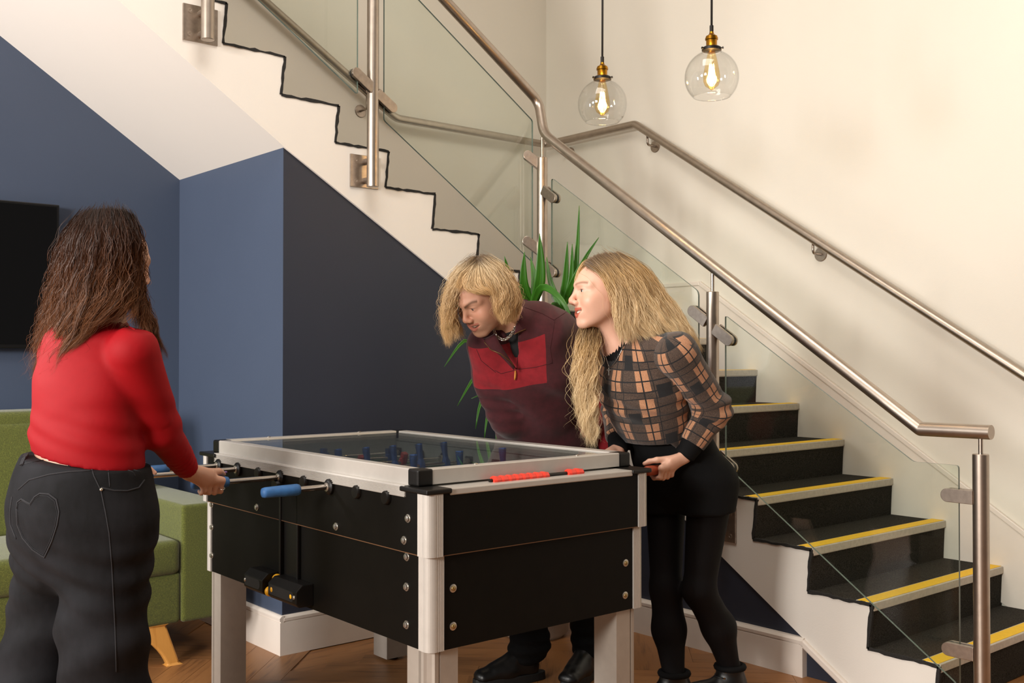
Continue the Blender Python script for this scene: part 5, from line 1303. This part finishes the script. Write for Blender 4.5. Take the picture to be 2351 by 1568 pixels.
# ================================================================ person C: plaid jumper, blonde hair, at the corner of the table
dC = lambda x, y, d: dep(x, y, d+.25)
pxC = lambda pts, d0: [dC(x, y, d0+dd) for x, y, dd in pts]
baseC = V((-2.43, 2.95, 0)); fC = nrm((.05, -1, 0)); rC = nrm((-1, -.05, 0))
hoC = dC(1381, 674, 3.45); RC = frame(-RT*.97-FW*.24+UZ*.02, UZ); PC = dict(nose=.113, mo=.0075, mc=.012, eye=.0040, jaw=.94, browc='#6b4a33', brow=.75, lip='#b4503c', blush='#cf7458', look=(0, 1, .02))
neckC = dC(1424, 802, 3.50)
SLc, ELc = dC(1553, 812, 3.36), dC(1638, 940, 3.46); SRc, ERc = dC(1412, 828, 3.62), dC(1425, 950, 3.70)
cLc, cRc = rodpt(7, TW+.215+.075), rodpt(6, TW+.12+.07)
WLc, WRc = cLc+V((.052, .070, .045)), cRc+V((-.02, .075, .06))
bodyC = Sdf(); add_head(bodyC, hoC, RC, 1.06, (neckC, .049), PC); bodyC.K = 1.06
bodyC.chain([(neckC, .06, .055), (dC(1474, 820, 3.50), .125, .075), (dC(1480, 890, 3.52), .105, .072), (dC(1500, 975, 3.58), .085, .055), (dC(1565, 1070, 3.63), .15, .11)], rC, .04)
for S_, E_, W_ in ((SLc, ELc, WLc), (SRc, ERc, WRc)): bodyC.ecap(S_, E_, .042, None, .035, None, None, .03); bodyC.ecap(E_, W_, .036, None, .023, None, None, .02)
bodyC.K = 1.0; add_hand(bodyC, cLc, (0, -1, 0), (.86, 0, .5), (.5, 0, -.86), .0172, WLc, .92); add_hand(bodyC, cRc, (0, -1, 0), (-.5, 0, .86), (-.86, 0, -.5), .0172, WRc, .92); bodyC.K = 1.06
LEGC = [(dC(1528, 1110, 3.70), dC(1529, 1350, 3.58), dC(1536, 1445, 3.56), dC(1548, 1560, 3.50)), (dC(1632, 1110, 3.55), dC(1605, 1355, 3.50), dC(1650, 1440, 3.55), dC(1676, 1535, 3.58))]
for a, b, c, d in LEGC:
    bodyC.ecap(a, b, .07, None, .048, None, None, .03); bodyC.ecap(b, c, .048, None, .045, None, None, .03); bodyC.ecap(c, d, .045, None, .030, None, None, .02); bodyC.ecap(d, V((d[0], d[1], .06)), .03); bodyC.ecap(V((d[0], d[1], .05)), V((d[0], d[1], .04))+nrm((-.3, -.9, 0))*.12, .03)
v, f = bodyC.mesh(.011, [(hoC, .135, .0030), (cLc, .07, .0034)]); v = relax(v, f, 1, .35)
colC = head_colors(v, hoC, RC, 1.06, PC, '#dcae96')
personC = fast_mesh('person', v, f, M['skin'], None, baseC, None, {'col': colC})
props(personC, 'person with long blonde hair in a plaid jumper and black shorts, smiling', 'person')
face_parts(personC, baseC, hoC, RC, 1.06, PC)
# jumper
tk = [(dC(1428, 806, 3.50), .064, .060), (dC(1466, 820, 3.50), .128, .085), (dC(1472, 865, 3.51), .148, .112), (dC(1480, 905, 3.53), .146, .116), (dC(1494, 955, 3.56), .134, .104), (dC(1506, 1005, 3.60), .134, .104)]
arms = [(SLc, ELc, WLc), (SRc, ERc, WRc)]
jm = Sdf(1.06); jm.chain(tk, rC, .045)
for S_ in (SLc, SRc): jm.ecap(tk[1][0]+V((0, 0, .012)), S_+V((0, 0, .012))+(S_-tk[1][0])*.04, .060, None, .062, None, None, .04)
axC = nrm(tk[-1][0]-tk[1][0])
def foldsC(P):
    el = dist(P, ELc, ELc+V((0, .001, 0))); return .0035*wob(P, 14, 61) + .005*np.sin((P@nrm(WLc-SLc))*2*math.pi/.045+wob(P, 12, 62))*np.exp(-(el/.08)**2) + .004*np.sin((P[:, 2]+.3*P[:, 0])*2*math.pi/.06+1.5*wob(P, 9, 63))*np.exp(-((P[:, 2]-1.08)/.07)**2)
jm.post = foldsC
jm.clip(dC(1500, 1006, 3.58), nrm(axC*.6-UZ*.8), (dC(1500, 990, 3.58), [(rC, -.115, .115)])); cc = nrm(WLc-ELc); jm.clip(dC(1420, 783, 3.45), nrm(UZ*.85-RT*.45-FW*.1), (neckC, [(UZ, -.1, .3), (rC, -.1, .1)]))
vj, fj = jm.mesh(.0062); vj = relax(vj, fj, 1, .4)
# plaid coordinates: around and along the trunk or the sleeve
def wrap(P, a, b, e1, rad):
    ax = nrm(b-a); e = nrm(V(e1)-ax*np.dot(e1, ax)); g = np.cross(ax, e); d = P-a; return np.arctan2(d@g, d@e)*rad, d@ax
pu, pv = wrap(vj, tk[1][0], tk[-1][0], FW*-1, .125)
knit = .072-dist(vj, neckC+V((0, 0, .01)), neckC-V((0, 0, .02)))
jo = fast_mesh('plaid_jumper', vj, fj, M['plaid'], personC, baseC, {'pu': pu, 'pv': pv, 'knit': knit}); jo['label'] = 'camel and black plaid jumper'; skK = Skin(vj, fj)
for S_, E_, W_ in arms:
    sl = Sdf(1.06); S3 = S_*.5+tk[1][0]*.5; sl.ecap(S3, S_, .062, .062, .064, .064, None, .03); sl.ecap(S_, E_, .064, None, .057, None, None, .035); sl.ecap(E_, W_+(E_-W_)*.10, .058, None, .045, None, None, .03); sl.post = foldsC
    c3 = nrm(W_-E_); sl.clip(W_-c3*.052, c3, (W_, [(c3, -.1, .2)])); v1, f1 = sl.mesh(.0062); v1 = relax(v1, f1, 1, .4)
    up_ = dist(v1, S_, E_) < dist(v1, E_, W_); u1, w1_ = wrap(v1, S_, E_, -FW+RT*.3, .066); u2, w2_ = wrap(v1, E_, W_, -FW+RT*.3, .060); L1 = np.linalg.norm(E_-S_)
    # blend the two bone coordinates over the elbow so that the checks bend with the arm
    da, db = dist(v1, S_, E_), dist(v1, E_, W_); k_ = np.clip(.5+(db-da)/.05, 0, 1)
    fast_mesh('sleeve', v1, f1, M['plaid'], jo, baseC, {'pu': u1*k_+u2*(1-k_)+.03, 'pv': w1_*k_+(w2_+L1)*(1-k_)+.05, 'knit': np.full(len(v1), -1.0)})
cu = Sdf(1.06); cu.ecap(WLc-cc*.062, WLc-cc*.004, .040, None, .033, None, None, .01, .3); v1, f1 = cu.mesh(.005); fast_mesh('cuff', v1, f1, M['black_cloth'], jo, baseC)
cu = Sdf(1.06); c2 = nrm(WRc-ERc); cu.ecap(WRc-c2*.07, WRc, .042, None, .034, None, None, .01, .3); v1, f1 = cu.mesh(.006); fast_mesh('cuff', v1, f1, M['black_cloth'], jo, baseC)
nk = MB(); nn = nrm(neckC-hoC-V((0, 0, -.05)))
col_ = Sdf(1.06); a0 = neckC+V((0, 0, .004)); col_.ecap(a0+(hoC-a0)*.20+RT*.008, a0-UZ*.015+RT*.014, .056, None, .072, None, None, .01, .4); v1, f1 = col_.mesh(.005)
ang = np.arctan2((v1-a0)@FW, (v1-a0)@RT); v1 = v1 + nrm(V((0, 0, 1)))*0 + np.stack([np.cos(ang)*RT[0]+np.sin(ang)*FW[0], np.cos(ang)*RT[1]+np.sin(ang)*FW[1], 0*ang], 1)*(.0012*np.sin(ang*46))[:, None]
fast_mesh('ribbed_collar', v1, f1, M['black_cloth'], jo, baseC)
# shorts, tights, boots
sh = Sdf(1.06); sh.chain([(dC(1488, 930, 3.555), .112, .082), (dC(1505, 965, 3.58), .114, .086), (dC(1512, 985, 3.60), .116, .092), (dC(1545, 1040, 3.63), .150, .118), (dC(1574, 1100, 3.63), .168, .138)], rC, .04)
for a, b, c, d in LEGC: sh.ecap(a, a+(b-a)*.26, .098, None, .092, None, None, .03)
sh.post = lambda P: .004*wob(P, 13, 71)
sh.clip(dC(1530, 1166, 3.62)*.5+dC(1640, 1190, 3.52)*.5, nrm(-UZ+RT*.08)); v1, f1 = sh.mesh(.008); fast_mesh('shorts', v1, f1, M['black_cloth'], personC, baseC)
tg = Sdf(1.06)
for (a, b, c, d), s1 in zip(LEGC, (1.0, 1.08)):
    tg.ecap(a, b, .074*s1, None, .052, None, None, .03); tg.ecap(b, c, .052, None, .055, None, None, .03); tg.ecap(c, d, .055, None, .034, None, None, .03); tg.ecap(d, V((d[0], d[1], .08)), .034)
v1, f1 = tg.mesh(.008); fast_mesh('tights', v1, f1, M['tights'], personC, baseC)
for (a, b, c, d) in LEGC:
    dd = nrm((-.35, -.9, 0)); lt = np.cross(dd, UZ); p = V((d[0], d[1], 0)); s = Sdf(1.06)
    s.ecap(p+V((0, 0, .125)), p+V((0, 0, .06)), .046, .050, .042, .05, lt, .02, .3); s.ecap(p-dd*.02+V((0, 0, .05)), p+dd*.14+V((0, 0, .04)), .042, .045, .044, .036, lt, .03); s.clip((0, 0, .028), (0, 0, -1)); s.clip((0, 0, .126), (0, 0, 1))
    s.post = lambda P: .0025*wob(P, 40, 81); v1, f1 = s.mesh(.006); bo = fast_mesh('boot', v1, f1, M['shoe_black'], personC, baseC)
    pts = [p+dd*(.055+.125*math.cos(t))+lt*.046*math.sin(t) for t in np.linspace(0, 2*math.pi, 25)[:-1]]; n = len(pts)
    obj('sole', MB().add([q-baseC+V((0, 0, .001)) for q in pts]+[q-baseC+V((0, 0, .034)) for q in pts], [tuple(range(n))[::-1], tuple(range(n, 2*n))]+[(i, (i+1) % n, n+(i+1) % n, n+i) for i in range(n)]), M['rubber'], bo, bevel=.003)
    rim = [p-baseC+V((0, 0, .124))+lt*.047*math.cos(t)+dd*.050*math.sin(t) for t in np.linspace(0, 2*math.pi, 25)[:-1]]; obj('padded_collar', MB().tube(rim, .011, 8, closed=True), M['black_cloth'], bo, smooth=True)
    for i in range(3):
        q = p-baseC+dd*(.048+.006*i)+V((0, 0, .115-.022*i)); obj('lace', MB().tube([q+lt*.03-dd*.01, q+dd*.008, q-lt*.03-dd*.01], .003, 6), M['rubber'], bo, smooth=True)
        obj('eyelet', MB().lathe([(.004, 0), (.003, .003)], q-lt*.032-dd*.012, -lt+dd*.4, 8), M['zip'], bo)
# necklace with a cross
allv = np.concatenate([vj, v1*0+baseC]); 
pl_ = skK.line([(1436, 775), (1428, 805), (1416, 828), (1405, 843)], .004, 5) + skK.line([(1400, 842), (1394, 822), (1386, 800)], .004, 5)
if len(pl_) > 4: obj('necklace', MB().tube([p-baseC for p in pl_], .0009, 5), M['silver'], personC, smooth=True)
q = skK.hit(1401, 852, .006)
if q: c = q[0]-baseC; obj('cross_pendant', MB().bar(c+UZ*.012, c-UZ*.016, RT, .0032, .002).bar(c-RT*.0075+UZ*.003, c+RT*.0075+UZ*.003, UZ, .0032, .002), M['silver'], personC, bevel=.0005)
es = hoC + RC@(V((-.083, -.020, -.032))*1.06); obj('earring', MB().ball(es-baseC, .0028, 8, 6), M['silver'], personC, smooth=True)
# hair
DC = 3.45; gl = lambda p: hoC + RC@(V(p)*1.06)
hv = Sdf(1.06); hv.ball(gl((0, -.045, .026)), (.080, .088, .094), RC, .03); hv.ball(gl((0, .105, -.03)), (.10, .080, .105), RC, .015, 's'); hv.ball(gl((-.07, .03, -.05)), (.05, .052, .060), RC, .01, 's')
hv.ecap(dC(1445, 690, 3.46), dC(1510, 755, 3.47), .060, .050, .040, .040, RT*.7+UZ*.7, .04); hv.ecap(dC(1505, 750, 3.47), dC(1580, 790, 3.46), .038, .038, .016, .02, RT*.5+UZ*.8, .04)
hv.ecap(dC(1356, 800, 3.43), dC(1352, 900, 3.42), .012, .012, .020, .014, RT, .03); hv.ecap(dC(1352, 900, 3.43), dC(1352, 990, 3.42), .020, .016, .008, .01, RT, .03)
vh, fh = hv.mesh(.006); vh = vh + (wob(vh, 50, 91)*.003)[:, None]*FW
capC = (vh, fh, np.clip(np.linalg.norm(vh-gl((0, -.02, .1)), axis=1)/.38, .02, 1), np.full(len(vh), .8))
g1 = [pxC([(1345, 606, -.055), (1372, 622, -.072), (1396, 655, -.082), (1408, 690, -.088), (1416, 735, -.085), (1424, 790, -.075)], DC),
      pxC([(1362, 594, -.04), (1398, 632, -.078), (1422, 690, -.092), (1432, 745, -.092), (1446, 790, -.08)], DC),
      pxC([(1375, 589, -.02), (1425, 638, -.075), (1455, 700, -.088), (1475, 752, -.09), (1505, 785, -.085)], DC),
      pxC([(1392, 586, -.01), (1448, 630, -.065), (1488, 695, -.078), (1525, 745, -.085), (1575, 785, -.09)], DC),
      pxC([(1408, 586, .0), (1468, 622, -.045), (1512, 682, -.055), (1556, 735, -.065), (1605, 795, -.08)], DC),
      pxC([(1420, 588, .01), (1482, 618, -.01), (1528, 675, -.02), (1570, 728, -.04), (1618, 812, -.06)], DC)]
g2 = [pxC([(1340, 742, .02), (1326, 800, -.02), (1320, 860, -.03), (1328, 930, -.04), (1335, 985, -.04)], DC), pxC([(1352, 745, .01), (1342, 805, -.035), (1334, 870, -.05), (1342, 950, -.055), (1350, 1030, -.05)], DC),
      pxC([(1364, 748, .01), (1358, 810, -.04), (1352, 880, -.055), (1356, 960, -.06), (1362, 1035, -.055)], DC), pxC([(1372, 752, .02), (1370, 812, -.03), (1368, 880, -.05), (1368, 950, -.05), (1372, 1010, -.045)], DC)]
g3 = [pxC([(1352, 603, -.03), (1335, 615, -.03), (1326, 640, -.01), (1322, 660, .02)], DC), pxC([(1358, 597, -.02), (1338, 606, .0), (1326, 630, .02), (1320, 655, .04)], DC)]
ph = [capC, strands(g1, 6200, 28, .0006, .0065, .10, .005, FW, .035, 90, .58, 93, .82, .0025), strands(g2, 2300, 34, .0006, .013, .11, .006, FW, .035, 30, .74, 94, .7, .003), strands(g3, 200, 18, .0005, .002, .06, .003, FW, .01, 10, .4, 95, .85, .001),
      strands(g1, 350, 28, .0004, .010, .07, .014, FW, .03, 80, .2, 96, .6, .007), strands(g2, 300, 34, .0004, .018, .09, .014, FW, .03, 60, .25, 97, .55, .009)]
hair_obj('hair', ph, M['hair_blonde'], personC, baseC, 'long wavy blonde hair with darker roots', M['scalp_blonde'])

# ================================================================ potted yucca behind the players
def leaf_mat():
    m = NT('yucca_leaf'); tc = m.attr('lu'); w = m.n('ShaderNodeTexWave'); nz = m.noise(14, 3)
    st = m.math('SINE', m.math('MULTIPLY', tc.outputs['Fac'], 26.0)); c = m.mix(m.math('MULTIPLY_ADD', st, .25, .35), '#2f6414', '#4d8a22'); c = m.mix(m.math('MULTIPLY', nz, .6), c, '#1f4a12')
    m.t.nodes.remove(w); m.set(Base_Color=c, Roughness=.38)
    tl = m.n('ShaderNodeBsdfTranslucent'); tl.inputs[0].default_value = lin('#4f9a1c'); mx = m.n('ShaderNodeMixShader'); mx.inputs[0].default_value = .22
    m.l(m.b.outputs[0], mx.inputs[1]); m.l(tl.outputs[0], mx.inputs[2]); m.l(mx.outputs[0], m.out.inputs['Surface']); return m.m
M['leaf'] = leaf_mat(); M['trunk'] = simple('yucca_trunk', '#6b5138', .9, var=.3, vs=40, bump=.6, bs=60, bd=.004)
P0 = V((-3.56, 3.16, 0)); plant = thing('potted_yucca', tuple(P0), 'tall yucca with long green blades in a pot between the stairs and the players', 'potted plant')
obj('pot', MB().lathe([(.13, 0), (.15, .02), (.185, .34), (.19, .36), (.175, .36), (.17, .31)], (0, 0, 0), n=32), M['pot'], plant, smooth=True, angle=40)
obj('soil', MB().lathe([(.168, .315), (.10, .325), (.001, .33)], (0, 0, 0), n=24, cap=False), M['soil'], plant, smooth=True)
c1, c2 = dep(1222, 705, 4.66)-P0, dep(1288, 722, 4.60)-P0
for c in (c1, c2): obj('trunk', MB().tube([(c[0]*.3, c[1]*.3, .31), (c[0]*.8, c[1]*.8, c[2]*.6), tuple(c)], [.03, .026, .022], 12), M['trunk'], plant, smooth=True)
def blade(pts, wmax, face=None, fold=.25):
    K = 16; g = resample([V(p) for p in pts], K); n = len(g); vs = []; lu = []
    for i in range(n):
        t = i/(n-1); tg = nrm(g[min(i+1, n-1)]-g[max(i-1, 0)]); nf = V(face) if face is not None else -FW
        nf = nrm(nf-tg*np.dot(nf, tg)); sd = np.cross(tg, nf); w = wmax*(.55+.45*min(1, t*3))*(1-t**2.4)+.0008
        for s, dz, l in ((-1, 0, 0), (-.5, -fold*.5, .25), (0, -fold, .5), (.5, -fold*.5, .75), (1, 0, 1)): vs.append(g[i]+sd*w*s+nf*w*dz); lu.append(l)
    f = [(i*5+k, i*5+k+1, (i+1)*5+k+1, (i+1)*5+k) for i in range(n-1) for k in range(4)]
    o = fast_mesh('leaf', np.array(vs), np.array(f), M['leaf'], plant, (0, 0, 0), {'lu': np.array(lu)}); md = o.modifiers.new('thickness', 'SOLIDIFY'); md.thickness = .0012; return o
def bl(c, pts, w, face=None): blade([c]+[dep(x, y, d)-P0 for x, y, d in pts], w, face)
for pts, w in (([(1203, 650, 4.62), (1204, 578, 4.60)], .021), ([(1240, 640, 4.60), (1239, 536, 4.58)], .026), ([(1228, 650, 4.70), (1218, 590, 4.74)], .018), ([(1180, 660, 4.60), (1158, 588, 4.56)], .018),
               ([(1186, 662, 4.66), (1150, 668, 4.72), (1110, 700, 4.78)], .016), ([(1240, 662, 4.55), (1268, 668, 4.48), (1300, 705, 4.42), (1318, 760, 4.40)], .016), ([(1210, 665, 4.74), (1180, 670, 4.85), (1165, 700, 4.95)], .018),
               ([(1150, 770, 4.58), (1090, 785, 4.50), (1062, 785, 4.46), (1020, 842, 4.42)], .013), ([(1160, 770, 4.55), (1120, 820, 4.48), (1080, 880, 4.44), (1050, 932, 4.42)], .014),
               ([(1165, 780, 4.58), (1135, 840, 4.52), (1100, 905, 4.48), (1082, 915, 4.46)], .013), ([(1170, 800, 4.56), (1128, 870, 4.48), (1102, 930, 4.44), (1092, 985, 4.42)], .016),
               ([(1170, 820, 4.56), (1135, 890, 4.50), (1118, 960, 4.46), (1112, 1010, 4.44)], .015), ([(1180, 830, 4.60), (1150, 920, 4.54), (1140, 990, 4.50), (1142, 1040, 4.48)], .015)): bl(c1, pts, w)
for pts, w in (([(1298, 640, 4.56), (1303, 555, 4.54)], .015), ([(1310, 650, 4.56), (1314, 560, 4.55)], .015), ([(1318, 640, 4.58), (1326, 560, 4.58), (1330, 472, 4.58)], .012), ([(1310, 660, 4.50), (1345, 590, 4.45), (1375, 545, 4.42)], .014),
               ([(1280, 690, 4.62), (1262, 640, 4.66), (1255, 590, 4.70)], .014), ([(1300, 650, 4.62), (1340, 640, 4.60), (1380, 690, 4.55)], .016), ([(1275, 700, 4.54), (1262, 720, 4.48), (1240, 770, 4.44)], .015)): bl(c2, pts, w)
